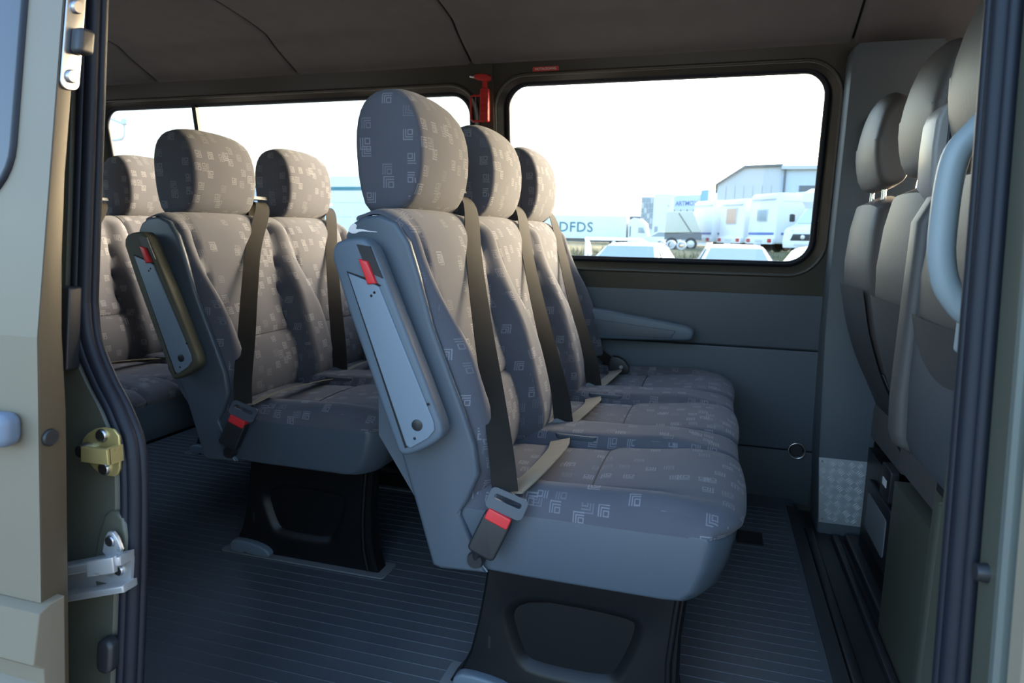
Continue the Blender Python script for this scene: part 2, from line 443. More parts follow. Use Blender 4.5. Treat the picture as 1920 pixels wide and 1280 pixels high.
def dense_rr(x0, x1, z0, z1, r):
    p = rrect(x0, x1, z0, z1, r, 8); out = []
    for i in range(len(p)):
        a, b = p[i], p[(i+1) % len(p)]
        L = math.hypot(b[0]-a[0], b[1]-a[1]); m = max(1, int(L/0.15))
        for j in range(m): out.append((a[0]+(b[0]-a[0])*j/m, a[1]+(b[1]-a[1])*j/m))
    return out
W1 = (-0.745, 0.300, 0.868, 1.462); W2 = (-2.60, -0.905, 0.868, 1.440)
wl = empty('wall_left', (0, 0, 0)); tag(wl, 'left side wall of the van with long windows', kind='structure')
mb = MB()
for (a, b, c, d), (ox0, ox1) in ((W1, (-0.825, 0.46)), (W2, (-3.1, -0.825))):
    g = 0.052
    hole = dense_rr(a-g, b+g, c-g, d+0.036, 0.115)
    sheet_with_hole(mb, (ox0, ox1, 0.74, 1.56), hole, YF)
    # pressed return into the opening
    h2 = offset(hole, -0.036); h1 = offset(hole, -0.012)
    mb.loft([[(p[0], YF, p[1]) for p in hole], [(p[0], YF+0.006, p[1]) for p in h1], [(p[0], YF+0.034, p[1]) for p in h2]], cap=False)
mb.build('window_surround', OLIVED, wl, 50, fn=shear_far)
mb = MB()
mb.box((-0.845, YF-0.018, 0.76), (-0.795, YF+0.01, 1.53)); mb.build('window_post', OLIVED, wl, 0, fn=shear_far)
for i, (a, b, c, d) in enumerate((W1, W2)):
    win = empty('window_%d' % (i+1)); tag(win, ['far window beside the front bench row', 'long far window beside the rear seat rows'][i], kind='structure')
    # bead of pressed metal around the opening
    p = dense_rr(a-0.050, b+0.050, c-0.050, d+0.033, 0.115)
    MB().tube([(q[0], YF-0.002, q[1]) for q in p], 0.0065, 8, True).build('pressed_bead', OLIVED, win, 60, fn=shear_far)
    p = dense_rr(a-0.012, b+0.012, c-0.012, d+0.012, 0.082)
    MB().tube([(q[0], YF+0.030, q[1]) for q in p], 0.011, 10, True).build('gasket', RUBBER, win, 60, fn=shear_far)
    MB().prism(dense_rr(a-0.012, b+0.012, c-0.012, d+0.012, 0.08), YF+0.032, YF+0.037, 0, 'y').build('pane', GLASS, win, 0, fn=shear_far)
    if i == 1:
        MB().box((-2.135, YF+0.018, 0.86), (-2.115, YF+0.036, 1.45)).build('sash_bar', RUBBER, win, 0, fn=shear_far)
# outer skin below/around (blocks light)
mb = MB(); mb.box((-3.1, 2.56, -0.05), (0.40, 2.60, 0.80)); mb.build('outer_skin', OLIVED, wl, 0)
# lower trim panels
MB().prism([(YF+0.05, 0.56), (YF+0.05, 0.752), (YF-0.008, 0.752), (YF-0.012, 0.742), (YF-0.012, 0.566), (YF-0.006, 0.56)], -3.0, 0.385, 0, 'x').build('upper_trim_panel', GREYP, wl, 30, fn=shear_far)
MB().prism([(YF+0.05, 0.185), (YF+0.05, 0.557), (YF-0.010, 0.557), (YF-0.014, 0.548), (YF-0.014, 0.190), (YF-0.008, 0.185)], -3.0, 0.385, 0, 'x').build('middle_trim_panel', GREYP, wl, 30, fn=shear_far)
MB().prism([(YF+0.06, -0.02), (YF+0.06, 0.182), (YF-0.010, 0.182), (YF-0.014, 0.175), (YF-0.030, 0.0), (YF-0.030, -0.02)], -3.0, 0.385, 0, 'x').build('lower_trim_panel', DARKP, wl, 30, fn=shear_far)
# tie-down ring in its cup
td = empty('tie_down_ring', (0.325, YF-0.02+0.079, 0.19))
tag(td, 'black lashing ring in a round cup low on the far grey wall', 'ring')
def torus(mb, c, R_, r, n=20, ax='y'):
    pts = [(c[0]+R_*math.cos(2*math.pi*i/n), c[1], c[2]+R_*math.sin(2*math.pi*i/n)) for i in range(n)]
    mb.tube(pts, r, 8, True); return mb
MB().disc((0, 0.014, 0), (0, -1, 0), 0.024, 0.014, 18).build('cup', BLACKP, td, 40)
torus(MB(), (0, -0.006, -0.001), 0.028, 0.0028, 22).build('ring', CHROME, td, 60)

# ------------------------------------------------------------------ headliner / ceiling
ce = empty('ceiling'); tag(ce, 'grey brown felt headliner in wide panels', kind='structure')
MB().box((-3.15, 0.80, 1.80), (1.0, 2.45, 1.83)).build('roof_skin', OLIVED, ce, 0)
prof = [(2.50, 1.514), (2.395, 1.520), (2.380, 1.527), (2.372, 1.539), (2.30, 1.570), (2.235, 1.600), (2.205, 1.618), (2.17, 1.632), (2.05, 1.652), (1.80, 1.675), (1.60, 1.682), (1.40, 1.675), (1.15, 1.652), (1.02, 1.630), (0.96, 1.60), (0.86, 1.52), (0.80, 1.50)]
pr = [tuple(q) for q in spline(prof, 50)]
ring2 = pr + [(q[0], q[1]+0.02) for q in reversed(pr)]
brk = [(-3.15, -2.278), (-2.270, -1.604), (-1.596, -0.884), (-0.876, 0.356), (0.364, 1.0)]
for (a, b) in brk:
    rings = []
    for j, (x, dz) in enumerate(((a, 0.006), (a+0.006, 0.0015), (a+0.014, 0), ((a+b)/2, -0.002), (b-0.014, 0), (b-0.006, 0.0015), (b, 0.006))):
        rings.append([(x, q[0], q[1]+(dz if i < len(pr) else 0)) for i, q in enumerate(ring2)])
    MB().loft(rings).build('headliner_panel', HEADL, ce, 50)
MB().loft([[(x, q[0], q[1]+0.012) for q in ring2] for x in (-3.1, 0.98)]).build('seam_backing', GAP, ce, 50)

# ------------------------------------------------------------------ rear wall, near wall behind the door, cab shell (all with window openings)
wr = empty('wall_rear'); tag(wr, 'rear doors of the van with windows', kind='structure')
mb = MB(); mb.box((-3.15, 0.70, -0.05), (-3.10, 2.6, 0.90)); mb.box((-3.15, 0.70, 1.45), (-3.10, 2.6, 1.83))
mb.box((-3.15, 0.70, 0.9), (-3.10, 0.90, 1.45)); mb.box((-3.15, 1.58, 0.9), (-3.10, 1.72, 1.45)); mb.box((-3.15, 2.38, 0.9), (-3.10, 2.6, 1.45))
mb.build('rear_panel', OLIVED, wr, 0)
nw = empty('wall_right'); tag(nw, 'right side wall of the van behind the sliding door', kind='structure')
mb = MB(); mb.box((-3.1, 0.74, -0.4), (-1.10, 0.78, 0.88)); mb.box((-3.1, 0.74, 1.45), (-1.10, 0.78, 1.75))
mb.box((-3.1, 0.74, 0.88), (-2.75, 0.78, 1.45)); mb.box((-1.30, 0.74, 0.88), (-1.10, 0.78, 1.45))
mb.build('side_panel', OLIVED, nw, 0, fn=shear_near)
MB().box((-1.2, 0.72, 1.50), (0.60, 0.80, 1.75)).build('door_header', OLIVED, nw, 0, fn=shear_near)
cs = empty('wall_front'); tag(cs, 'cab shell with windscreen and door windows', kind='structure')
mb = MB()
mb.box((0.36, 2.50, -0.1), (1.8, 2.55, 0.85)); mb.box((0.36, 2.50, 1.42), (1.8, 2.55, 1.75)); mb.box((1.25, 2.50, 0.85), (1.8, 2.55, 1.42))
mb.build('driver_door', OLIVED, cs, 0, fn=shear_far)
mb = MB()
mb.box((0.52, 0.66, -0.1), (1.8, 0.70, 0.85)); mb.box((0.52, 0.66, 1.42), (1.8, 0.70, 1.75)); mb.box((1.25, 0.66, 0.85), (1.8, 0.70, 1.42))
mb.build('passenger_door', OLIVED, cs, 0, fn=shear_near)
mb = MB(); mb.box((1.75, 0.66, -0.1), (1.80, 2.55, 0.85)); mb.box((1.35, 0.8, 0.78), (1.80, 2.5, 0.85)); mb.box((1.0, 0.80, 1.60), (1.35, 2.45, 1.66)); mb.box((0.40, 0.75, 1.70), (1.1, 2.45, 1.74))
mb.build('dashboard_and_roof', BLACKP, cs, 0)

# ------------------------------------------------------------------ pillar cover behind the driver seat
bp = empty('trim_1'); tag(bp, 'grey pillar cover between far window and cab', kind='structure')
rings = []
for z, xa, xb in ((-0.045, 0.390, 0.556), (0.0, 0.388, 0.555), (0.22, 0.374, 0.540), (0.62, 0.358, 0.545), (0.80, 0.356, 0.55), (1.0, 0.354, 0.56), (1.30, 0.352, 0.59), (1.46, 0.350, 0.61), (1.500, 0.352, 0.60), (1.512, 0.362, 0.59)):
    yf_ = 2.372 - max(0, yn(z)); r_ = 0.012
    rings.append([(xa, 2.52, z), (xa, yf_+r_, z), (xa+r_*0.3, yf_+r_*0.3, z), (xa+r_, yf_, z), (xb-r_, yf_, z), (xb-r_*0.3, yf_+r_*0.3, z), (xb, yf_+r_, z), (xb, 2.52, z)])
MB().loft(rings).build('pillar_cover', GREYB, bp, 40)
MB().prism(rrect(0.40, 0.50, 1.16, 1.30, 0.012, 3), 2.29, 2.34, 0.004, 'y').build('cover_flap', GREYB, bp, 40)
MB().disc((0.43, 2.30, 1.46), (0, -1, 0), 0.022, 0.008, 18).build('screw_cap', GREYB, bp, 40)

# chequer plate at the foot of that pillar
tp = empty('tread_plate', (0.475, 2.368, -0.004)); tag(tp, 'bright aluminium chequer plate at the foot of the grey pillar', 'plate')
MB().prism([(-0.082, 0.0), (0.078, 0.0), (0.062, 0.226), (-0.100, 0.226)], -0.0035, 0.0, 0.001, 'y').build('sheet', PLATEM, tp, 40)
mb = MB()
cell = 0.0285
for i in range(-5, 6):
    for j in range(-1, 10):
        cx, cz = i*cell + 0.0, j*cell*1.0 + 0.012
        ang = math.radians(45 if (i+j) % 2 else -45)
        for q in (-1.5, -0.5, 0.5, 1.5):
            ox = -math.sin(ang)*q*0.0062; oz = math.cos(ang)*q*0.0062
            ux, uz = math.cos(ang)*0.0105, math.sin(ang)*0.0105
            vx, vz = -math.sin(ang)*0.0017, math.cos(ang)*0.0017
            X, Z = cx+ox, cz+oz
            lim0 = -0.081-0.018*Z/0.226; lim1 = 0.077-0.016*Z/0.226
            if X-abs(ux) < lim0 or X+abs(ux) > lim1 or Z-abs(uz) < 0.003 or Z+abs(uz) > 0.223: continue
            mb.add([(X-ux, -0.0035, Z-uz), (X+vx, -0.0035, Z+vz), (X+ux, -0.0035, Z+uz), (X-vx, -0.0035, Z-vz), (X-ux*.6, -0.0072, Z-uz*.6), (X+ux*.6, -0.0072, Z+uz*.6)],
                   [(0, 4, 5, 1), (1, 5, 2), (2, 5, 4, 3), (3, 4, 0)])
o = mb.build('tread_bars', BARM, tp, 0); o['kind'] = 'stuff'
for (x, z) in ((-0.072, 0.012), (0.066, 0.012), (-0.088, 0.214), (0.052, 0.214)):
    MB().disc((x, -0.0035, z), (0, -1, 0), 0.004, 0.002, 10).build('rivet', STEEL, tp, 40)

# ------------------------------------------------------------------ bench seats
PITCH = 0.437
BACKC = [(-0.43, 0.425), (-0.424, 0.50), (-0.434, 0.56), (-0.455, 0.64), (-0.480, 0.72), (-0.503, 0.80), (-0.524, 0.88), (-0.543, 0.935), (-0.572, 0.968), (-0.605, 0.975), (-0.640, 0.962)]
SEATC = [(-0.44, 0.448), (-0.30, 0.450), (-0.15, 0.456), (-0.04, 0.464), (0.010, 0.462), (0.044, 0.456), (0.062, 0.445), (0.066, 0.432)]
def sheet(curve, W, n, nu, nv, offs):
    C = [Vector((q[0], q[1])) for q in spline(curve, nu)]
    # v positions: dense near ends
    ys = []
    for j in range(nv): ys.append(W*j/(nv-1))
    ends = [0.0, 0.0015, 0.004, 0.008, 0.013, 0.02, 0.028, 0.038]
    ys = sorted(set([round(q, 5) for q in ys if 0.045 < q < W-0.045] + ends + [round(W-q, 5) for q in ends]))
    vs, fs = [], []
    for i in range(nu):
        t = (C[min(i+1, nu-1)] - C[max(i-1, 0)]).normalized(); nr = Vector((t.y, -t.x))
        if curve is SEATC: nr = Vector((-t.y, t.x))
        for yy in ys:
            h = offs(i/(nu-1), C[i], yy)
            q = C[i] + nr*h
            vs.append((q.x, yy, q.y))
    m = len(ys)
    for i in range(nu-1):
        for j in range(m-1): fs.append((i*m+j, i*m+j+1, (i+1)*m+j+1, (i+1)*m+j))
    return vs, fs
def make_bench(name, n, loc, label, olive_arm=False):
    root = empty(name, loc)
    tag(root, label, 'bench seat')
    W = n*PITCH
    # --- vinyl bodies
    cb = [(-0.44, 0.312), (-0.30, 0.309), (-0.02, 0.309), (0.022, 0.312), (0.042, 0.332), (0.058, 0.375), (0.068, 0.425), (0.060, 0.438), (-0.43, 0.434)]
    def plan(p):
        e = min(p[1], W-p[1]); k = 1-min(1, max(0, e)/0.075)
        return (p[0] - 0.045*k*k*sstep(-0.15, 0.04, p[0]), p[1], min(p[2], 0.434) if e < 0.0006 else p[2])
    mcs = MB(); rr0 = 0.007
    qs = [0, 0.0012, 0.0045, 0.009, 0.014, 0.022, 0.032, 0.045, 0.06, 0.075]
    qs = qs + [W-q for q in reversed(qs)]
    rg_ = []
    for q in qs:
        e = min(q, W-q); ins = rr0*(1-math.sqrt(max(0, 1-(1-min(1, e/rr0))**2)))
        rg_.append([plan((x, q, z)) for x, z in offset(cb, -ins)])
    mcs.loft(rg_); mcs.build('cushion_side', VINYL, root, 40)
    bs = [(-0.487, 0.325), (-0.482, 0.308), (-0.465, 0.303), (-0.375, 0.309), (-0.398, 0.36), (-0.428, 0.42), (-0.412, 0.445), (-0.390, 0.50), (-0.398, 0.555), (-0.420, 0.615), (-0.450, 0.69), (-0.482, 0.77), (-0.508, 0.86), (-0.528, 0.92), (-0.552, 0.955), (-0.585, 0.968), (-0.62, 0.965), (-0.645, 0.950), (-0.657, 0.93), (-0.655, 0.89), (-0.60, 0.70), (-0.555, 0.55), (-0.515, 0.42)]
    core = [(x-0.045 if z > 0.43 and x > -0.56 and z < 0.93 else x, min(z, 0.955)) for x, z in bs]
    core = [(max(x, -0.652), z) for x, z in core]
    mbs = MB(); mbs.prism(bs, -0.011, 0.010, 0.009, 'y', 5); mbs.prism(bs, W-0.010, W+0.011, 0.009, 'y', 5); mbs.prism(core, 0.005, W-0.005, 0, 'y')
    mbs.build('backrest_shell', VINYL, root, 40)
    # piping along the joint between fabric and vinyl
    cen = [PITCH*(k+0.5) for k in range(n)]
    def back_off(u, c, yy):
        z = c.y
        k = min(range(n), key=lambda q: abs(yy-cen[q])); d = abs(yy-cen[k])
        wi = 0.128 + 0.042*sstep(0.58, 0.95, z)
        hb = 0.058 - 0.034*sstep(0.68, 0.90, z) - 0.022*sstep(0.50, 0.43, z)
        top = sstep(0.93, 0.975, z) if c.x < -0.53 else 0
        hb *= (1-0.8*top)
        hi = 0.006 + 0.010*math.exp(-((z-0.56)/0.07)**2) - 0.006*math.exp(-((z-0.75)/0.06)**2)
        hi -= 0.012*math.exp(-((z-0.632)/0.007)**2)
        hi += 0.006*(1-(d/wi)**2) if d < wi else 0
        tt = sstep(wi-0.004, wi+0.045, d)
        h = hi*(1-tt) + hb*tt - 0.010*math.exp(-((d-wi)/0.0045)**2)*(1-0.5*top)
        e = min(yy, W-yy)
        f = math.sqrt(max(0, 1-(1-min(1, e/0.042))**2))
        h = -0.006 + (h+0.006)*f
        if u < 0.05: h -= 0.03*(1-u/0.05)
        return h
    CB = [Vector((q[0], q[1])) for q in spline(BACKC, 64)]
    def back_pt(i, yy, lift=0.0):
        t = (CB[min(i+1, 63)] - CB[max(i-1, 0)]).normalized(); nr = Vector((t.y, -t.x))
        q = CB[i] + nr*(back_off(i/63, CB[i], yy)+lift); return (q.x, yy, q.y)
    for c_ in cen:
        for sg in (-1, 1):
            pts = [back_pt(i, c_+sg*(0.128 + 0.042*sstep(0.58, 0.95, CB[i].y)), 0.0014) for i in range(6, 58)]
            MB().tube(pts, 0.0016, 6).build('backrest_seam', GAP, root, 60)
        iz = min(range(64), key=lambda i: abs(CB[i].y-0.632))
        MB().tube([back_pt(iz, c_+d*0.013, 0.0014) for d in range(-10, 11)], 0.0013, 6).build('backrest_seam', GAP, root, 60)
    vs, fs = sheet(BACKC, W, n, 64, 34*n, back_off)
    m = MB(); m.add(vs, fs); o = m.build('backrest_cover', FAB, root, 60)
    def seat_off(u, c, yy):
        x = c.x
        k = min(range(n), key=lambda q: abs(yy-cen[q])); d = abs(yy-cen[k])
        wi = 0.135 + 0.012*sstep(-0.3, 0.02, x)
        front = sstep(-0.10, 0.05, x)
        hb = 0.031 - 0.012*front
        hi = 0.006 + 0.008*(1-(d/wi)**2 if d < wi else 0) + 0.008*front
        hi -= 0.010*math.exp(-((x+0.205)/0.006)**2) if d < wi else 0
        hi += 0.006*sstep(-0.21, -0.17, x)
        tt = sstep(wi, wi+0.03, d)
        h = hi*(1-tt) + hb*tt - 0.011*math.exp(-((d-wi)/0.005)**2)
        e = min(yy, W-yy)
        f = math.sqrt(max(0, 1-(1-min(1, e/0.055))**2))
        low = -(c.y-0.430)*(1-sstep(0.035, 0.064, x))
        h *= 1-0.9*sstep(0.86, 1.0, u)
        h = low + (h-low)*f
        return h
    CS = [Vector((q[0], q[1])) for q in spline(SEATC, 60)]
    def seat_pt(i, yy, lift=0.0):
        t = (CS[min(i+1, 59)] - CS[max(i-1, 0)]).normalized(); nr = Vector((-t.y, t.x))
        q = CS[i] + nr*(seat_off(i/59, CS[i], yy)+lift); return plan((q.x, yy, q.y))
    for c_ in cen:
        for sg in (-1, 1):
            pts = [seat_pt(i, c_+sg*(0.135 + 0.012*sstep(-0.3, 0.02, CS[i].x)), 0.0013) for i in range(4, 58)]
            MB().tube(pts, 0.0015, 6).build('cushion_seam', GAP, root, 60)
        ix = min(range(60), key=lambda i: abs(CS[i].x+0.205))
        MB().tube([seat_pt(ix, c_+d*0.0132, 0.0013) for d in range(-10, 11)], 0.0012, 6).build('cushion_seam', GAP, root, 60)
    vs, fs = sheet(SEATC, W, n, 60, 34*n, seat_off)
    m = MB(); m.add(vs, [f[::-1] for f in fs]); m.build('cushion_cover', FAB, root, 60, fn=plan)
    # seam stitching between back shell and cushion side
    pts = spline([(-0.427, -0.006, 0.425), (-0.432, -0.006, 0.40), (-0.412, -0.006, 0.36), (-0.372, -0.006, 0.312)], 14)
    MB().tube(pts, 0.0022, 6).build('stitched_seam', PLATEC, root, 60)
    # --- headrests
    hp = smooth_poly([(-0.678, 1.10), (-0.676, 1.15), (-0.664, 1.19), (-0.640, 1.214), (-0.605, 1.222), (-0.570, 1.212), (-0.542, 1.180), (-0.526, 1.120), (-0.528, 1.050), (-0.545, 1.000), (-0.578, 0.973), (-0.62, 0.968), (-0.655, 0.975), (-0.672, 1.03)], 1)
    hc = (-0.602, 1.08); half = 0.136
    sv_ = [-1, -0.985, -0.955, -0.91, -0.85, -0.75, -0.6, -0.4, -0.2, 0, 0.2, 0.4, 0.6, 0.75, 0.85, 0.91, 0.955, 0.985, 1]
    hm = None
    for k in range(n):
        if hm is None:
            rings = []
            for s_ in sv_:
                a = abs(s_); e = 1-a
                ins = 0.017*(1-math.sqrt(max(0, 1-(1-min(1, e/0.125))**2)))
                q = offset(hp, -ins) if ins > 1e-6 else hp
                ring = []
                for (x, z) in q:
                    dz = z-hc[1]
                    z2 = hc[1] + dz*((1-0.13*a**3.2) if dz > 0 else (1-0.05*a**4))
                    x2 = hc[0] + (x-hc[0])*(1-0.06*a**2)
                    ring.append((x2, s_*half, z2))
                rings.append(ring)
            h = MB().loft(rings).build('headrest', FAB, root, 60); hm = h
            h.location = (-0.016, cen[k], 0)
            posts = []
            for sy in (-0.06, 0.06):
                posts.append(MB().tube([(-0.60, sy, 0.93), (-0.60, sy, 0.985)], 0.006, 8).build('headrest_post', CHROME, h, 60))
            # seam line around the side of the headrest
            for sy in (-1, 1):
                q = offset(hp, -0.0055); a = 0.93
                pts = [(hc[0]+(x-hc[0])*(1-0.06*a**2), sy*half*0.905, hc[1]+(z-hc[1])*((1-0.13*a**3.2) if z > hc[1] else (1-0.05*a**4))) for x, z in q]
        else:
            c = copy_part(hm, root, (-0.016, cen[k], 0))
            for p in posts: copy_part(p, c)
    # --- belts
    belt0 = buck0 = None
    for k in range(n):
        y0 = k*PITCH
        g = empty('seat_belt', (0, y0, 0)); g.parent = root
        tl = (-0.335, -0.020 if k == 0 else 0.030, 0.478)
        top_y = 0.437 if k < n-1 else 0.405
        e_ = 0.0 if k == 0 else 0.055
        path = [(-0.632, top_y, 0.92), (-0.630, top_y, 1.000), (-0.608, top_y-0.003, 1.026), (-0.560, top_y-0.045, 1.000), (-0.505, 0.270, 0.888), (-0.448, 0.168+e_*0.3, 0.755), (-0.392, 0.075+e_*0.6, 0.632), (-0.352, 0.005+e_*0.9, 0.542), (tl[0], tl[1], tl[2])]
        wd = [(0, 1, 0), (0, 1, 0), (0.1, 1, 0), (0.3, 0.9, -0.2), (0.5, 0.8, -0.3), (0.65, 0.65, -0.3), (0.8, 0.5, -0.25), (0.9, 0.4, -0.15), (0.95, 0.3, -0.1)]
        ribbon(MB(), path, wd, 0.047, 0.0010, 40).build('shoulder_strap', BELT, g, 60)
        lp = [(tl[0]+0.01, tl[1]+0.01, tl[2]-0.004), (-0.300, tl[1]+0.10, 0.492), (-0.300, 0.24, 0.484), (-0.318, 0.355, 0.468)]
        lw = [(0.9, 0.1, 0.3), (0.92, 0.15, 0.3), (0.9, 0.2, 0.25), (0.85, 0.2, 0.2)]
        ribbon(MB(), lp, lw, 0.046, 0.0010, 20).build('lap_strap', BELTB, g, 60)
        # belt guide bracket on the shoulder
        MB().prism([(top_y-0.050, 0.93), (top_y+0.062, 0.93), (top_y+0.058, 0.96), (top_y+0.026, 1.035), (top_y+0.014, 1.048), (top_y-0.050, 1.052)], -0.652, -0.647, 0.001, 'x').build('guide_bracket', CHROME, g, 40)
        MB().prism([(-0.652, 1.034), (-0.652, 1.050), (-0.600, 1.046), (-0.596, 1.036)], top_y-0.052, top_y+0.030, 0.002, 'y').build('guide_cover', BLACKP, g, 40)
        # tongue: a flat loop plate
        ty = tl[1]
        tn = rrect(-0.036, 0.036, -0.020, 0.020, 0.010, 4); ti = rrect(-0.026, 0.026, 0.0, 0.010, 0.004, 4)
        mt = MB()
        mt.loft([[(p[0], -0.006, p[1]) for p in tn], [(p[0], -0.006, p[1]) for p in ti], [(p[0], 0.004, p[1]) for p in ti], [(p[0], 0.004, p[1]) for p in tn], [(p[0], -0.006, p[1]) for p in tn]], cap=False)
        t_ = mt.build('tongue', TONGUE, g, 40)
        t_.location = (tl[0]+0.004, ty-0.004, tl[2]-0.018); t_.rotation_euler = (math.radians(-12), math.radians(22), math.radians(12))
        MB().box((-0.014, -0.003, -0.042), (0.014, 0.000, -0.018)).build('tongue_blade', CHROME, t_, 0)
        # buckle
        bk = empty('buckle', (0, y0, 0)); bk.parent = root
        if k == 0: bl, rr_ = (-0.358, -0.030, 0.402), (math.radians(-4), math.radians(24), math.radians(6))
        else: bl, rr_ = (-0.350, 0.030, 0.418), (math.radians(0), math.radians(10), math.radians(12))
        holder = MB().prism(rrect(-0.027, 0.027, -0.044, 0.036, 0.009, 4), -0.014, 0.014, 0.005, 'y').build('buckle_body', BLACKP, bk, 40)
        holder.location = bl; holder.rotation_euler = rr_
        rb_ = MB().prism(rrect(-0.023, 0.023, 0.024, 0.046, 0.004, 3), -0.0165, 0.013, 0.003, 'y').build('release_button', RED, bk, 40)
        rb_.location = bl; rb_.rotation_euler = rr_
        if k == 0:
            MB().tube([(-0.385, -0.02, 0.365), (-0.392, -0.012, 0.34)], 0.009, 8).build('buckle_stalk', BLACKP, bk, 50)
            MB().disc((-0.393, 0.0, 0.336), (0, -1, 0), 0.017, 0.02, 18).build('anchor_bolt', BLACKP, bk, 40)
        else:
            # slot moulded in the fabric
            MB().prism([(p[0], p[1]) for p in rrect(-0.335, -0.235, -0.070, -0.045, 0.012, 4)], 0.464, 0.4775, 0.003, 'z').build('buckle_slot', DARKP, bk, 40)
    # far-side lower belt anchor
    a = MB().prism(smooth_poly([(-0.34, 0.455), (-0.275, 0.455), (-0.262, 0.475), (-0.29, 0.515), (-0.34, 0.52)], 1), W-0.085, W-0.055, 0.004, 'y').build('belt_anchor', BLACKP, root, 40)
    MB().disc((-0.295, W-0.085, 0.482), (0, -1, 0), 0.007, 0.003, 12).build('anchor_screw', STEEL, a, 40)
    ribbon(MB(), [(-0.42, W-0.03, 0.56), (-0.37, W-0.05, 0.515), (-0.325, W-0.068, 0.492)], [(0.2, 0.8, 0.4)]*3, 0.045, 0.001, 10).build('anchor_strap', BELT, a, 50)
    # --- armrests
    arm = empty('armrest', (0, 0.013, 0)); arm.parent = root
    ao = smooth_poly([(-0.655, 0.880), (-0.652, 0.915), (-0.62, 0.927), (-0.580, 0.925), (-0.555, 0.872), (-0.445, 0.615), (-0.438, 0.585), (-0.458, 0.565), (-0.500, 0.542), (-0.524, 0.538), (-0.534, 0.560)], 1)
    MB().disc((-0.60, -0.02, 0.86), (0, -1, 0), 0.018, 0.03, 16).build('armrest_pivot', BLACKP, arm, 40)
    MB().prism(ao, -0.075, -0.034, 0.009, 'y').build('armrest_body', ARMO if olive_arm else ARMG, arm, 40)
    pn = [(-0.620, 0.864), (-0.575, 0.850), (-0.559, 0.842), (-0.456, 0.610), (-0.454, 0.594), (-0.466, 0.578), (-0.500, 0.556), (-0.509, 0.560)]
    MB().prism(pn, -0.0785, -0.070, 0.002, 'y').build('armrest_panel', ARMP, arm, 30)
    MB().prism([(-0.6235, 0.8675), (-0.573, 0.8535), (-0.556, 0.8445), (-0.560, 0.8425), (-0.576, 0.8495), (-0.619, 0.861), (-0.5075, 0.556), (-0.5125, 0.554)], -0.0758, -0.0745, 0, 'y').build('panel_groove', GAP, arm, 0)
    MB().prism([(-0.603, 0.915), (-0.577, 0.912), (-0.553, 0.857), (-0.583, 0.868)], -0.0760, -0.072, 0, 'y').build('latch_recess', BLACKP, arm, 0)
    MB().prism([(-0.597, 0.890), (-0.580, 0.886), (-0.563, 0.848), (-0.580, 0.846)], -0.083, -0.072, 0.003, 'y').build('release_latch', RED, arm, 40)
    MB().disc((-0.487, -0.0780, 0.600), (0, -1, 0), 0.0105, 0.0022, 20).build('round_cap', BLACKP, arm, 40)
    MB().disc((-0.492, -0.0780, 0.575), (0, -1, 0), 0.0028, 0.0010, 10).build('screw_hole', GAP, arm, 40)
    for (x, z) in ((-0.466, 0.640), (-0.568, 0.832), (-0.574, 0.826)):
        MB().disc((x, -0.0780, z), (0, -1, 0), 0.0026, 0.0010, 10).build('screw_hole', GAP, arm, 40)
    # armrest at the wall end, folded down
    arm2 = empty('armrest', (0, 0, 0)); arm2.parent = root
    MB().prism(smooth_poly([(-0.50, 0.672), (-0.46, 0.690), (-0.10, 0.640), (-0.062, 0.630), (-0.052, 0.612), (-0.060, 0.588), (-0.09, 0.583), (-0.46, 0.570), (-0.50, 0.585)], 1), W-0.05, W+0.020, 0.010, 'y').build('armrest_body', ARMG, arm2, 40)
    MB().prism([(-0.45, 0.650), (-0.115, 0.618), (-0.130, 0.592), (-0.45, 0.585)], W-0.054, W-0.047, 0.002, 'y').build('armrest_panel', VINYL, arm2, 30)
    # --- pressed steel legs
    outer = [(-0.395, 0.312), (-0.408, 0.22), (-0.420, 0.15), (-0.435, 0.085), (-0.455, 0.04), (-0.482, 0.002), (0.006, 0.002), (-0.008, 0.045), (-0.016, 0.10), (-0.016, 0.20), (-0.006, 0.312)]
    inner = smooth_poly([(-0.375, 0.225), (-0.335, 0.085), (-0.30, 0.066), (-0.155, 0.066), (-0.125, 0.085), (-0.085, 0.195), (-0.105, 0.225)], 2)
    N = 64
    def byang(poly, c, N):
        # resample polygon by angle about c (star-shaped)
        out = []
        for i in range(N):
            a = 2*math.pi*i/N; d = Vector((math.cos(a), math.sin(a))); best = None
            for j in range(len(poly)):
                p, q = Vector(poly[j]), Vector(poly[(j+1) % len(poly)])
                e = q-p; den = d.x*e.y-d.y*e.x
                if abs(den) < 1e-9: continue
                w_ = p-Vector(c); t = (w_.x*e.y-w_.y*e.x)/den; s2 = (w_.x*d.y-w_.y*d.x)/den
                if t > 0 and -1e-6 <= s2 <= 1+1e-6 and (best is None or t > best): best = t
            out.append((c[0]+d.x*best, c[1]+d.y*best))
        return out
    cc = (-0.22, 0.15)
    O = byang(outer, cc, N)
    for c in outer:
        i = min(range(N), key=lambda j: (O[j][0]-c[0])**2+(O[j][1]-c[1])**2); O[i] = c
    I = byang(inner, cc, N); I1 = offset(I, 0.010); I2 = offset(I, -0.012); O2 = offset(O, -0.006)
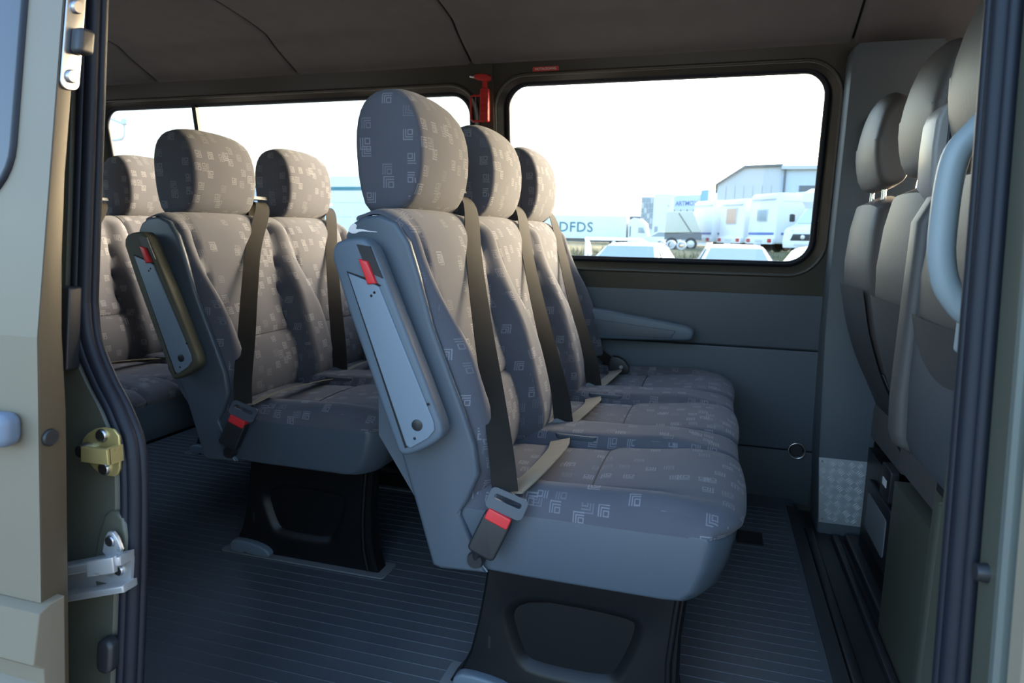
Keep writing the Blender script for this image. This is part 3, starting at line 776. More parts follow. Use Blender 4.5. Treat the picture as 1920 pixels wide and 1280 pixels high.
    for kk, (ya, yb) in enumerate(((0.075, 0.125), (W-0.20, W-0.15))):
        rings = [[(p[0], yb, p[1]) for p in O], [(p[0], ya+0.008, p[1]) for p in O], [(p[0], ya, p[1]) for p in O2], [(p[0], ya, p[1]) for p in I1], [(p[0], ya+0.004, p[1]) for p in I], [(p[0], ya+0.018, p[1]) for p in I2]]
        lg = MB().loft(rings).build('leg', BLACKM, root, 35)
        # foot flange and rubber gasket round the foot
        MB().prism(rrect(-0.500, 0.030, ya-0.018, yb+0.02, 0.01, 3), 0.0, 0.004, 0, 'z').build('foot_gasket', MIDG, lg, 30)
        cap1 = MB().prism(smooth_poly([(-0.468, 0.010), (-0.462, 0.036), (-0.44, 0.046), (-0.37, 0.040), (-0.335, 0.026), (-0.328, 0.008), (-0.35, 0.003), (-0.405, 0.005), (-0.412, 0.012), (-0.420, 0.004), (-0.45, 0.004)], 1), ya-0.022, ya+0.004, 0.006, 'y').build('foot_cap', PLATEC, lg, 40)
        MB().box((-0.395, ya-0.0008, 0.10), (-0.389, ya+0.002, 0.128)).build('slot', GAP, lg, 0)
        MB().tube([(-0.022, ya-0.004, 0.012), (-0.034, ya-0.004, 0.07), (-0.036, ya-0.004, 0.15), (-0.028, ya-0.004, 0.25), (-0.022, ya-0.004, 0.305)], 0.006, 8).build('pressed_rib', BLACKM, lg, 50)
    # under-seat frame rail
    MB().box((-0.40, 0.09, 0.286), (-0.36, W-0.1, 0.309)).build('seat_rail', BLACKM, root, 0)
    MB().box((-0.06, 0.09, 0.286), (-0.02, W-0.1, 0.309)).build('seat_rail', BLACKM, root, 0)
    return root
b1 = make_bench('bench_seat', 3, (0.0, 1.12, 0.0), 'nearest three seat bench of patterned blue grey fabric with pale armrest')
# worn patch where the vinyl split on the near shoulder of the first bench
MB().prism(smooth_poly([(-0.651, 0.938), (-0.640, 0.953), (-0.630, 0.949), (-0.634, 0.941), (-0.622, 0.942), (-0.606, 0.9385), (-0.59, 0.9375), (-0.59, 0.9365), (-0.606, 0.937), (-0.624, 0.938), (-0.638, 0.932)], 1), -0.0118, -0.006, 0, 'y').build('torn_patch', WHITEP, b1, 0, label='white split in the vinyl at the shoulder')
b2 = make_bench('bench_seat', 2, (-0.845, 1.48, 0.0), 'middle row two seat bench with olive armrest beside the aisle', True)
b3 = make_bench('bench_seat', 3, (-1.60, 1.12, 0.0), 'rearmost bench seat seen behind the middle bench')

# ------------------------------------------------------------------ cab seats seen from behind
def cab_back(parent, y0, y1, dx=0.0):
    W = y1-y0
    pf = [(0.372, 1.035), (0.362, 0.98), (0.358, 0.88), (0.364, 0.80), (0.385, 0.70), (0.420, 0.60), (0.455, 0.53), (0.50, 0.46), (0.62, 0.46), (0.60, 0.60), (0.54, 0.80), (0.50, 0.98), (0.47, 1.045), (0.42, 1.058)]
    pf = [(x+dx, z) for x, z in pf]
    rings = []
    half = W/2; yc = (y0+y1)/2
    for s_ in (-1, -0.985, -0.95, -0.90, -0.84, -0.72, -0.5, -0.25, 0, 0.25, 0.5, 0.72, 0.84, 0.90, 0.95, 0.985, 1):
        a = abs(s_); e = 1-a
        ins = 0.035*(1-math.sqrt(max(0, 1-(1-min(1, e/0.17))**2)))
        q = offset(pf, -ins) if ins > 1e-6 else pf
        ring = [(x + 0.018*a**2*(1 if x < 0.47 else 0), yc+s_*half*(1-0.16*sstep(0.75, 1.06, z)), z-(0.03*a**4 if z > 0.9 else 0)) for x, z in q]
        rings.append(ring)
    b = MB().loft(rings).build('backrest', LEATH, parent, 50)
    # darker sheet covering the lower half of the back
    n = 14; vs = []; fs = []
    curve = spline([(0.358+dx, 0.815), (0.366+dx, 0.78), (0.384+dx, 0.70), (0.418+dx, 0.60), (0.452+dx, 0.53), (0.49+dx, 0.475)], n)
    ysn = [y0+W*0.10+W*0.80*j/10 for j in range(11)]
    for i, c in enumerate(curve):
        for yy in ysn:
            s_ = (yy-yc)/half
            vs.append((c[0]-0.006+0.018*s_*s_, yy, c[1]))
    for i in range(n-1):
        for j in range(10): fs.append((i*11+j, (i+1)*11+j, (i+1)*11+j+1, i*11+j+1))
    m = MB(); m.add(vs, fs); m.build('lower_dark_sheet', LEATHD, b, 60)
    return b
def cab_headrest(parent, yc, dx=0.0, s=1.0):
    hp = [(0.372, 1.085), (0.358, 1.14), (0.356, 1.20), (0.364, 1.26), (0.380, 1.305), (0.40, 1.322), (0.425, 1.318), (0.438, 1.29), (0.446, 1.20), (0.440, 1.10), (0.425, 1.075), (0.395, 1.068)]
    hp = smooth_poly([(x+dx, 1.06+(z-1.06)*s) for x, z in hp], 1)
    rings = []
    zc = 1.19
    for s_ in (-1, -0.985, -0.95, -0.90, -0.82, -0.7, -0.5, -0.25, 0, 0.25, 0.5, 0.7, 0.82, 0.90, 0.95, 0.985, 1):
        a = abs(s_); e = 1-a
        ins = 0.015*(1-math.sqrt(max(0, 1-(1-min(1, e/0.11))**2)))
        q = offset(hp, -ins) if ins > 1e-6 else hp
        rings.append([(x+0.007*a**2, yc+s_*0.138, z-(0.035*a**3 if z > zc else -0.012*a**3)) for x, z in q])
    h = MB().loft(rings).build('headrest', LEATH, parent, 50)
    for sy in (-0.07, 0.07):
        MB().tube([(0.405+dx, yc+sy, 1.02), (0.405+dx, yc+sy, 1.085)], 0.006, 8).build('headrest_post', CHROME, h, 60)
    return h
ds = empty('driver_seat', (0, 0, 0)); tag(ds, 'driver seat in dark leather beside the grey pillar cover', 'seat')
cab_back(ds, 1.87, 2.29, 0.005); cab_headrest(ds, 2.07, 0.008)
MB().prism(smooth_poly([(0.50, 0.30), (0.50, 0.46), (0.54, 0.50), (0.98, 0.50), (1.02, 0.42), (0.98, 0.30)], 1), 1.87, 2.29, 0.03, 'y').build('seat_cushion', LEATH, ds, 40)
MB().prism(smooth_poly([(0.47, 0.60), (0.462, 0.44), (0.50, 0.38), (0.62, 0.36), (0.62, 0.50), (0.54, 0.62)], 1), 1.835, 1.868, 0.008, 'y').build('recliner_cover', BLACKP, ds, 40)
MB().prism([(0.43, 0.60), (0.44, 0.60), (0.53, 0.41), (0.52, 0.41)], 1.90, 2.26, 0.004, 'y').build('lower_back_panel', BLACKP, ds, 40)
sb = MB().prism([(0.50, -0.044), (0.50, 0.30), (0.98, 0.30), (0.98, -0.044)], 1.88, 2.28, 0.012, 'y').build('seat_box', BLACKM, ds, 40)
MB().prism(rrect(1.90, 2.18, 0.05, 0.23, 0.015, 4), 0.487, 0.501, 0.004, 'x').build('box_lid', BLACKP, sb, 40)
MB().prism(rrect(1.93, 2.15, 0.085, 0.195, 0.012, 4), 0.4845, 0.489, 0.001, 'x').build('lid_window', MIDG, sb, 40)
MB().prism(rrect(1.905, 2.00, 0.25, 0.34, 0.008, 4), 0.478, 0.50, 0.003, 'x').build('control_box', BLACKP, sb, 40)
MB().box((0.4768, 1.935, 0.285), (0.4785, 1.975, 0.305)).build('rating_label', WHITEP, sb, 0)

ps = empty('passenger_bench', (0, 0, 0)); tag(ps, 'double passenger seat in dark leather behind the grab bar', 'seat')
cab_back(ps, 1.385, 1.80, -0.008); cab_headrest(ps, 1.60, 0.010, 1.02)
cab_back(ps, 0.93, 1.365, -0.028); cab_headrest(ps, 1.165, -0.018, 1.04)
# belt tower on the shoulder between the two backrests
bt = MB().prism(smooth_poly([(0.345, 1.00), (0.340, 1.13), (0.352, 1.172), (0.40, 1.178), (0.43, 1.15), (0.44, 1.00)], 1), 1.325, 1.415, 0.008, 'y').build('belt_tower', TOWER, ps, 40)
MB().prism(rrect(0.36, 0.42, 1.03, 1.15, 0.01, 3), 1.321, 1.327, 0.002, 'y').build('belt_tower_cover', BLACKP, bt, 40)
MB().prism(smooth_poly([(0.336, 1.03), (0.332, 0.80), (0.330, 0.60), (0.345, 0.555), (0.43, 0.545), (0.46, 0.60), (0.44, 1.03)], 1), 1.335, 1.400, 0.016, 'y').build('centre_upright', LEATH, ps, 40)
MB().prism(smooth_poly([(0.345, 0.95), (0.345, 0.60), (0.365, 0.548), (0.50, 0.548), (0.50, 0.60), (0.38, 0.95)], 1), 0.98, 1.334, 0.012, 'y').build('lower_back_panel', LEATHS, ps, 40)
MB().prism(smooth_poly([(0.46, 0.36), (0.46, 0.50), (0.50, 0.545), (0.96, 0.53), (1.0, 0.45), (0.96, 0.36)], 1), 0.93, 1.80, 0.03, 'y').build('seat_cushion', LEATH, ps, 40)
pb = MB().prism([(0.41, -0.044), (0.41, 0.50), (0.42, 0.535), (0.95, 0.535), (0.95, -0.044)], 0.95, 1.345, 0.008, 'y').build('seat_box', OLIVE, ps, 40)
MB().prism([(0.455, -0.044), (0.455, 0.36), (0.95, 0.36), (0.95, -0.044)], 1.345, 1.78, 0.008, 'y').build('seat_box', OLIVE, ps, 40)
MB().box((0.400, 0.97, 0.505), (0.43, 1.30, 0.545)).build('box_ledge', BLACKP, pb, 0)
MB().tube([(0.406, 1.10, 0.02), (0.406, 1.10, 0.47)], 0.012, 8).build('pressed_rib', OLIVE, pb, 50)
MB().tube([(0.408, 1.27, 0.0), (0.408, 1.27, 0.49)], 0.014, 8).build('pressed_rib', OLIVE, pb, 50)

# ------------------------------------------------------------------ emergency hammer and exit sticker on the far wall
eh = empty('emergency_hammer', (-0.835, 2.358, 1.335)); tag(eh, 'red emergency hammer in its wire framed holder between the far windows', 'hammer')
MB().prism(rrect(-0.002, 0.030, 0.0, 0.115, 0.006, 3), -0.012, 0.012, 0.003, 'y').build('holder', REDH, eh, 40)
for i in range(9):
    MB().box((0.004, -0.0145, 0.008+i*0.0105), (0.022, -0.0115, 0.0125+i*0.0105)).build('grip_tooth', RED, eh, 0)
MB().tube([(0.0, 0, 0.004), (-0.030, 0, 0.004), (-0.038, 0, 0.012), (-0.040, 0, 0.085), (-0.034, 0, 0.092), (0.0, 0, 0.092)], 0.0042, 8).build('holder_frame', REDH, eh, 50)
MB().prism([(0.004, 0.10), (0.024, 0.10), (0.020, 0.148), (0.006, 0.148)], -0.007, 0.007, 0.002, 'y').build('shaft', REDH, eh, 40)
MB().prism(smooth_poly([(-0.026, 0.146), (-0.026, 0.164), (0.015, 0.164), (0.036, 0.156), (0.034, 0.142), (0.022, 0.138)], 1), -0.011, 0.011, 0.004, 'y').build('head', REDH, eh, 40)
MB().tube([(-0.024, 0, 0.156), (-0.044, 0, 0.159)], [0.0065, 0.005], 10).build('steel_tip', CHROME, eh, 50)
MB().tube([(-0.022, 0.0, 0.095), (-0.020, 0, 0.05), (-0.016, 0, -0.02), (-0.014, 0, -0.05)], 0.0018, 6).build('security_wire', STEEL, eh, 50)
ns = empty('exit_sticker', (-0.605, 2.3755, 1.5100)); ns.rotation_euler = (math.radians(7.4), 0, 0); tag(ns, 'small red sticker reading NOTAUSGANG above the far window', 'sticker')
MB().prism(rrect(-0.047, 0.047, -0.0075, 0.0075, 0.003, 3), -0.0015, 0.0, 0, 'y').build('sticker_face', STICK, ns, 0)
text_mesh('lettering', 'NOTAUSGANG', 0.0115, WHITEP, ns, (0, -0.0022, 0), (math.radians(90), 0, 0), 0.0002, 0.0, 0.92)

# ------------------------------------------------------------------ near door frame: rear pillar with seal, latch, roller track
tr2 = empty('trim_2'); tag(tr2, 'olive rear door pillar of the opening with black rubber seal', kind='structure')
edge = [(-0.874, 1.60), (-0.872, 0.90), (-0.870, 0.82), (-0.860, 0.770), (-0.832, 0.720), (-0.796, 0.670), (-0.772, 0.61), (-0.764, 0.45), (-0.764, 0.25), (-0.766, -0.05)]
ep = [tuple(q) for q in spline(edge, 40)]
rings = []
for (x, z) in ep:
    rings.append([(x-0.010, 0.772, z), (x-0.014, 0.745, z), (x-0.024, 0.735, z), (-0.925, 0.735, z), (-0.935, 0.728, z), (-0.945, 0.715, z), (-1.15, 0.70, z), (-1.15, 0.785, z)])
MB().loft(rings).build('pillar_panel', OLIVE, tr2, 30, fn=shear_near)
def seal_path(off): return [(x+off, 0.742, z) for x, z in ep]
for off, yy, r in ((0.002, 0.744, 0.0105), (-0.008, 0.738, 0.007), (0.010, 0.752, 0.0065)):
    MB().tube([(x+off, yy, z) for x, z in ep], r, 10).build('door_seal', RUBBER, tr2, 60, fn=shear_near)
# dark cover plate on the pillar
MB().prism(rrect(-0.940, -0.862, 0.735, 0.852, 0.004, 3), 0.712, 0.734, 0.003, 'y').build('pillar_plate', BLACKP, tr2, 40, fn=shear_near)
# striker: gold plate with pin
sk = empty('striker', (-0.809, 0.706, 0.625)); sk.parent = tr2
MB().prism(smooth_poly([(-0.036, 0.004), (-0.030, -0.012), (-0.012, -0.032), (0.016, -0.036), (0.030, -0.030), (0.034, 0.0), (0.034, 0.034), (0.0, 0.036), (-0.028, 0.020)], 1), -0.004, 0.0, 0.0012, 'y').build('striker_plate', GOLDM, sk, 40)
MB().disc((-0.020, -0.004, 0.002), (0, -1, 0), 0.010, 0.016, 14).build('striker_pin', STEEL, sk, 40)
MB().prism([(-0.012, -0.010), (-0.010, 0.012), (0.036, 0.013), (0.036, -0.009)], -0.026, -0.020, 0.001, 'y').build('striker_bar', GOLDM, sk, 40)
MB().box((0.030, -0.022, -0.010), (0.036, 0.0, 0.013)).build('striker_bracket', GOLDM, sk, 0)
for z in (0.024, -0.024):
    MB().disc((0.006, -0.004, z), (0, -1, 0), 0.0095, 0.005, 14).build('screw', STEEL, sk, 40)
# roller track
rk = empty('roller_track', (0, 0.0, 0)); rk.parent = tr2
yb = 0.675
MB().prism([(-0.96, 0.428), (-0.746, 0.496), (-0.747, 0.482), (-0.96, 0.414)], yb-0.012, yb+0.014, 0.003, 'y').build('upper_rail', ALU, rk, 40)
MB().prism([(-0.96, 0.414), (-0.747, 0.484), (-0.752, 0.450), (-0.96, 0.384)], yb+0.008, yb+0.013, 0, 'y').build('rail_web', ALU, rk, 40)
MB().prism([(-0.96, 0.386), (-0.745, 0.454), (-0.745, 0.443), (-0.96, 0.374)], yb-0.012, yb+0.014, 0.003, 'y').build('lower_rail', ALU, rk, 40)
MB().prism([(-0.800, 0.482), (-0.752, 0.497), (-0.752, 0.474), (-0.800, 0.459)], yb-0.018, yb-0.010, 0.002, 'y').build('rail_cap', ALU, rk, 40)
MB().prism(smooth_poly([(-0.797, 0.478), (-0.786, 0.518), (-0.770, 0.520), (-0.757, 0.488)], 1), yb+0.004, yb+0.010, 0.001, 'y').build('fixing_tab', ALU, rk, 40)
MB().disc((-0.777, yb+0.004, 0.507), (0, -1, 0), 0.008, 0.004, 14).build('screw', STEEL, rk, 40)
MB().disc((-0.770, yb+0.008, 0.463), (0, -1, 0), 0.008, 0.004, 14).build('screw', STEEL, rk, 40)
for z in (0.342, 0.255):
    MB().prism(rrect(-0.797, -0.770, z-0.024, z+0.024, 0.012, 5), 0.716, 0.736, 0.006, 'y').build('rubber_buffer', BLACKP, tr2, 40, fn=shear_near)
MB().prism(smooth_poly([(-0.81, 0.53), (-0.79, 0.545), (-0.764, 0.53), (-0.764, 0.44), (-0.83, 0.42)], 1), 0.730, 0.740, 0.005, 'y').build('pressed_boss', OLIVE, tr2, 40, fn=shear_near)

# ------------------------------------------------------------------ the open sliding door, slid back outside the body
dr = empty('door_1'); tag(dr, 'open tan sliding door with window, slid back along the body', kind='structure')
XD = -0.792
def sd(p): return (p[0], p[1] + 0.015 + (0.176 if p[2] > 0.8 else 0.08)*(p[2]-0.8), p[2])
# skin, with a window hole
hole = dense_rr(-1.75, XD-0.062, 0.965, 1.62, 0.07)
mb = MB(); sheet_with_hole(mb, (-2.0, XD, 0.80, 1.70), hole, 0.597); mb.loft([[(-2.0, 0.597, 0.463), (XD, 0.597, 0.463)], [(-2.0, 0.597, 0.80), (XD, 0.597, 0.80)]], cap=False, closed=False)
mb.loft([[(p[0], 0.597, p[1]) for p in hole], [(p[0], 0.612, p[1]) for p in offset(hole, -0.008)]], cap=False)
mb.build('door_skin', TAN, dr, 40, fn=sd)
MB().prism(offset(hole, 0.004), 0.603, 0.609, 0, 'y').build('door_glass', DGLASS, dr, 30, fn=sd)
MB().tube([(p[0], 0.598, p[1]) for p in hole], 0.006, 8, True).build('glass_gasket', RUBBER, dr, 60, fn=sd)
# leading edge (facing the opening)
MB().prism([(0.5985, -0.10), (0.5985, 0.7), (0.5985, 0.8), (0.5985, 0.9), (0.5985, 1.0), (0.5985, 1.70), (0.636, 1.70), (0.636, 1.0), (0.636, 0.9), (0.636, 0.8), (0.636, 0.7), (0.636, -0.10)], XD-0.03, XD-0.001, 0.002, 'x').build('door_edge', BROWN, dr, 40, fn=lambda p: sd((p[0], p[1] - (0.017*sstep(0.7, 1.0, p[2]) if p[1] > 0.62 else 0), p[2])))
MB().box((-2.0, 0.625, -0.1), (XD-0.03, 0.634, 0.80)).build('inner_panel', BROWN, dr, 0, fn=sd)
# lower moulding swelling outwards
MB().prism([(0.600, 0.463), (0.585, 0.457), (0.577, 0.395), (0.590, 0.382), (0.590, 0.362), (0.577, 0.352), (0.575, 0.25), (0.60, 0.05), (0.62, 0.05), (0.62, 0.463)], -2.0, XD+0.012, 0.002, 'x').build('lower_moulding', TAN, dr, 30, fn=sd)
# grey door handle
MB().prism(rrect(-1.05, XD-0.024, 0.664, 0.706, 0.014, 5), 0.572, 0.598, 0.010, 'y', 5).build('door_handle', HGREY, dr, 50, fn=sd)
# upper catch plate on the edge
ck = empty('catch', (0, 0, 0)); ck.parent = dr
MB().prism(rrect(0.600, 0.626, 1.105, 1.24, 0.010, 4), XD-0.001, XD+0.003, 0.001, 'x').build('catch_plate', STEEL, ck, 40, fn=sd)
MB().prism(rrect(0.608, 0.630, 1.150, 1.182, 0.006, 4), XD+0.002, XD+0.020, 0.005, 'x').build('catch_block', BLACKP, ck, 40, fn=sd)
for z in (1.122, 1.208):
    m_ = MB().disc((XD+0.003, 0.613, z), (1, 0, 0), 0.0085, 0.005, 14).build('screw', STEEL, ck, 40, fn=sd)
MB().disc((XD-0.002, 0.612, 0.672), (1, 0, 0), 0.011, 0.006, 14).build('rubber_plug', BLACKP, dr, 40, fn=sd)

# ------------------------------------------------------------------ front door pillar with seal and grab bar
tr3 = empty('trim_3'); tag(tr3, 'olive front door pillar of the opening with black seal', kind='structure')
MB().prism([(0.262, 0.775), (0.262, 0.690), (0.280, 0.688), (0.62, 0.688), (0.62, 0.79), (0.30, 0.80), (0.275, 0.79)], -0.25, 1.62, 0, 'z').build('pillar_panel', OLIVE, tr3, 30, fn=shear_near)
MB().prism([(0.2615, 0.690), (0.2615, 0.681), (0.265, 0.677), (0.280, 0.676), (0.280, 0.690)], -0.25, 1.62, 0, 'z').build('pillar_flange', FLANGE, tr3, 30, fn=shear_near)
MB().prism([(0.266, 0.664), (0.272, 0.655), (0.70, 0.650), (0.70, 0.660), (0.274, 0.668)], -0.25, 1.62, 0, 'z').build('outer_skin', TAN, tr3, 30, fn=shear_near)
for off, yy, r in ((0.250, 0.744, 0.0105), (0.257, 0.735, 0.007), (0.243, 0.753, 0.0065)):
    MB().tube([(off, yy, z) for z in np.linspace(-0.25, 1.6, 20)], r, 10).build('door_seal', RUBBER, tr3, 60, fn=shear_near)
sp = empty('door_stop', (0, 0, 0)); sp.parent = tr3
MB().tube([(0.275, 0.690, 0.632), (0.252, 0.690, 0.632)], [0.011, 0.008], 12).build('stop_pin', BLACKP, sp, 50)
MB().prism(rrect(0.268, 0.290, 0.595, 0.650, 0.010, 4), 0.682, 0.712, 0.005, 'y').build('stop_base', BLACKP, sp, 40)

gb = empty('grab_bar', (0, 0, 0)); tag(gb, 'pale grey moulded grab bar on the front door pillar', 'handle')
gp = [tuple(q) for q in spline([(0.304, 0.95, 1.088), (0.290, 0.95, 1.070), (0.272, 0.95, 1.045), (0.266, 0.95, 1.010), (0.265, 0.95, 0.960), (0.267, 0.95, 0.920), (0.276, 0.95, 0.885), (0.293, 0.95, 0.860), (0.306, 0.95, 0.848)], 36)]
MB().tube(gp, [0.0155]*36, 14).build('bar', HANDLE, gb, 60)
MB().prism(rrect(0.292, 0.308, 1.062, 1.140, 0.006, 4), 0.935, 0.965, 0.006, 'y').build('upper_foot', HANDLE, gb, 40)
MB().prism(rrect(0.295, 0.310, 0.800, 0.870, 0.006, 4), 0.935, 0.965, 0.006, 'y').build('lower_foot', HANDLE, gb, 40)
MB().prism([(0.306, 0.79), (0.306, 0.965), (0.330, 0.965), (0.33, 0.79)], -0.045, 1.6, 0.004, 'z').build('pillar_return', OLIVE, tr3, 40)

# ------------------------------------------------------------------ outside: ground, grass bank, vehicles, buildings
GZ = -0.62
gr = MB().box((-140, -30, GZ-0.2), (120, 220, GZ)).build('ground', GROUND, None, 0)
tag(gr, 'pale gravel yard around the van', kind='structure')
BZ = 0.34
def bank_h(x, y):
    if y > 44: return BZ-0.45
    t = sstep(26, 32, y)
    return GZ - 0.05 + (BZ-GZ+0.05)*t + 0.10*math.sin(x*0.9+y*0.4)*math.sin(y*0.7)*t
vs, fs = [], []
nx, ny = 70, 44
xs = np.linspace(-34, 16, nx); ysb = np.concatenate([np.linspace(18, 40, 28), np.linspace(42, 150, 16)])
for yy in ysb:
    for xx in xs: vs.append((xx*(1 if yy < 42 else yy/42*1.0), yy, bank_h(xx, yy)))
for j in range(len(ysb)-1):
    for i in range(nx-1): fs.append((j*nx+i, j*nx+i+1, (j+1)*nx+i+1, (j+1)*nx+i))
m = MB(); m.add(vs, fs); bank = m.build('grass_bank', GRASS, None, 60)
tag(bank, 'raised bank of dry grass below the motorhomes', kind='structure')
mb = MB(); rg = random.Random(3)
for _ in range(2600):
    x = rg.uniform(-9, 6); y = rg.uniform(27.5, 31.0); z = bank_h(x, y); h = rg.uniform(0.10, 0.40); a = rg.uniform(0, 6.28); l = rg.uniform(-.15, .15)
    dx, dy = math.cos(a)*0.02, math.sin(a)*0.02
    mb.add([(x-dx, y-dy, z), (x+dx, y+dy, z), (x+l, y+l*.5, z+h)], [(0, 1, 2)])
g = mb.build('dry_grass', GRASS, None, 0); tag(g, 'tufts of dry brown grass on the bank', 'grass', kind='stuff')

def wheel(parent, c, r=0.33, w_=0.2, ax=(1, 0, 0)):
    o = MB().disc((0, 0, 0), ax, r, w_, 20).build('wheel', TYRE, parent, 40); o.location = c
    MB().disc((0, 0, 0), [-q for q in ax], r*0.6, 0.015, 14).build('hub', ALU, o, 40)
    return o
def rot_empty(name, loc, rz):
    o = empty(name, loc); o.rotation_euler = (0, 0, rz); return o

# ---- white cars in the yard: local y = length (front towards -y), z from the ground
def make_car(loc, rz, label, est=False):
    c = rot_empty('car', loc, rz); tag(c, label, 'car', 'white cars parked beside the van')
    L = 4.3; hw = 0.87
    lower = [(-2.15, 0.30), (-2.18, 0.55), (-2.05, 0.78), (-1.2, 0.95), (-0.9, 0.98), (1.6, 1.0), (2.05, 0.98), (2.15, 0.6), (2.12, 0.30)]
    rings = []
    for s_, ins in ((-1, 0.06), (-0.97, 0.02), (-0.85, 0), (0.85, 0), (0.97, 0.02), (1, 0.06)):
        q = offset(lower, -ins); rings.append([(s_*hw, p[0], p[1]) for p in q])
    MB().loft(rings).build('car_body', WHITEV, c, 40)
    bx_ = 1.95 if est else 1.35
    cabin = [(-1.05, 0.96), (-0.25, 1.40), (0.1, 1.455), (0.7, 1.46), (bx_-0.35, 1.42), (bx_, 1.30), (bx_+0.15, 0.98)]
    rings = []
    for s_ in (-1, -0.96, -0.8, 0, 0.8, 0.96, 1):
        a = abs(s_)
        rings.append([(s_*(0.80-0.22*sstep(0.96, 1.46, z)), y, z-0.05*a**6*(z > 1.2)) for y, z in cabin])
    MB().loft(rings).build('car_cabin', WHITEV, c, 40)
    MB().add
    m = MB(); m.add([(-0.66, -0.93, 1.03), (0.66, -0.93, 1.03), (0.52, -0.33, 1.37), (-0.52, -0.33, 1.37)], [(0, 1, 2, 3)])
    vv = [(x, y-0.02, z+0.012) for x, y, z in m.v]; m2 = MB(); m2.loft([m.v, vv]); m2.build('windscreen', VGLASS, c, 0)
    for sx in (-1, 1):
        p = [(-0.72, 1.02), (-0.15, 1.36), (0.6, 1.39), (bx_-0.35, 1.34), (bx_-0.05, 1.02)]
        rr = [[(sx*(0.803-0.22*sstep(0.96, 1.46, z))+sx*d, y, z) for y, z in p] for d in (0, 0.012)]
        MB().loft(rr).build('side_glass', VGLASS, c, 0)
        MB().prism(rrect(-0.95, -0.75, 0.98, 1.10, 0.04, 3), sx*0.95-0.07, sx*0.95+0.07, 0.02, 'y' if False else 'x').build('wing_mirror', WHITEV, c, 40)
        MB().prism(rrect(sx*0.62-0.16, sx*0.62+0.16, 0.62, 0.78, 0.05, 3), -2.17, -2.0, 0.01, 'y').build('headlamp', VGLASS, c, 40)
        for yy in (-1.35, 1.3): wheel(c, (sx*0.70-0.1, yy, 0.32), 0.32)
    MB().prism(rrect(-0.45, 0.45, 0.42, 0.56, 0.05, 3), -2.2, -2.12, 0.01, 'y').build('grille', BLACKP, c, 40)
    return c
make_car((-1.80, 15.6, GZ), math.radians(-5), 'white car behind the far window next to the bench backrest')
make_car((0.40, 15.4, GZ), math.radians(2), 'white car in the middle below the far window')
make_car((2.40, 15.2, GZ), math.radians(3), 'white car at the right lower corner of the far window', True)

# ---- motorhomes: local y = length towards the front, rear face at y=0, x across, z from ground
def make_motorhome(loc, rz, label, win=None, stripe=True, h=2.75):
    c = rot_empty('motorhome', loc, rz); tag(c, label, 'motorhome', 'motorhomes parked on the bank')
    L = 5.8; hw = 1.08
    prof_ = [(0.02, 0.45), (-0.04, 0.75), (0.0, 2.0), (0.06, h-0.12), (0.22, h), (4.2, h), (5.1, h+0.02), (5.5, h-0.35), (5.2, 1.9), (5.8, 1.4), (6.3, 1.1), (6.35, 0.5), (5.8, 0.40)]
    rings = [[(s_*hw, p[0], p[1]) for p in offset(prof_, -i)] for s_, i in ((-1, 0.08), (-0.985, 0.03), (-0.95, 0), (0.95, 0), (0.985, 0.03), (1, 0.08))]
    MB().loft(rings).build('coachwork', WHITEV, c, 40)
    MB().prism(rrect(-hw*0.98, hw*0.98, 0.42, 0.72, 0.06, 3), -0.14, 0.02, 0.02, 'y').build('rear_bumper', WHITEV, c, 40)
    for sx in (-1, 1):
        MB().prism(rrect(sx*0.82-0.14, sx*0.82+0.14, 0.50, 0.68, 0.04, 3), -0.165, -0.12, 0.01, 'y').build('tail_lamp', LAMP, c, 40)
        for yy in (1.7, 5.0): wheel(c, (sx*0.88-0.1, yy, 0.34), 0.34)
        if stripe: MB().box((sx*hw-0.005, 0.3, 0.86), (sx*hw+0.005, 5.2, 0.98)).build('side_stripe', STRIPE, c, 0)
        MB().box((sx*hw-0.004, 0.3, h-0.42), (sx*hw+0.006, 5.0, h-0.38)).build('awning_rail', PALEG, c, 0)
    if stripe: MB().box((-hw*0.9, -0.045, 0.86), (hw*0.9, -0.03, 0.98)).build('rear_stripe', STRIPE, c, 0)
    MB().box((-0.26, -0.165, 0.52), (0.26, -0.13, 0.63)).build('number_plate', PALEG, c, 0)
    if win:
        w_, z0, z1, mt = win
        MB().prism(rrect(-w_-0.06, w_+0.06, z0-0.06, z1+0.06, 0.1, 4), -0.045, 0.1, 0.01, 'y').build('window_frame', PALEG, c, 40)
        MB().prism(rrect(-w_, w_, z0, z1, 0.07, 4), -0.06, 0.05, 0.01, 'y').build('rear_window', mt, c, 40)
    MB().prism(rrect(-0.5, 0.5, 2.2, 2.9, 0.06, 3), h-0.01, h+0.16, 0.02, 'z').build('roof_box', PALEG, c, 40)
    MB().box((-0.9, -0.06, h-0.30), (0.9, 0.02, h-0.26)).build('rear_trim', PALEG, c, 0)
    return c
RZ = math.radians(-57)
make_motorhome((-0.80, 40.0, BZ), RZ, 'white motorhome furthest left in the row on the bank')
make_motorhome((0.72, 37.7, BZ), RZ, 'white motorhome with orange curtained rear window', (0.42, 1.45, 2.2, CURT), False, 2.70)
make_motorhome((2.10, 35.4, BZ), RZ, 'white motorhome with small dark rear window beside the white van', (0.36, 1.55, 2.05, VGLASS), True, 2.85)

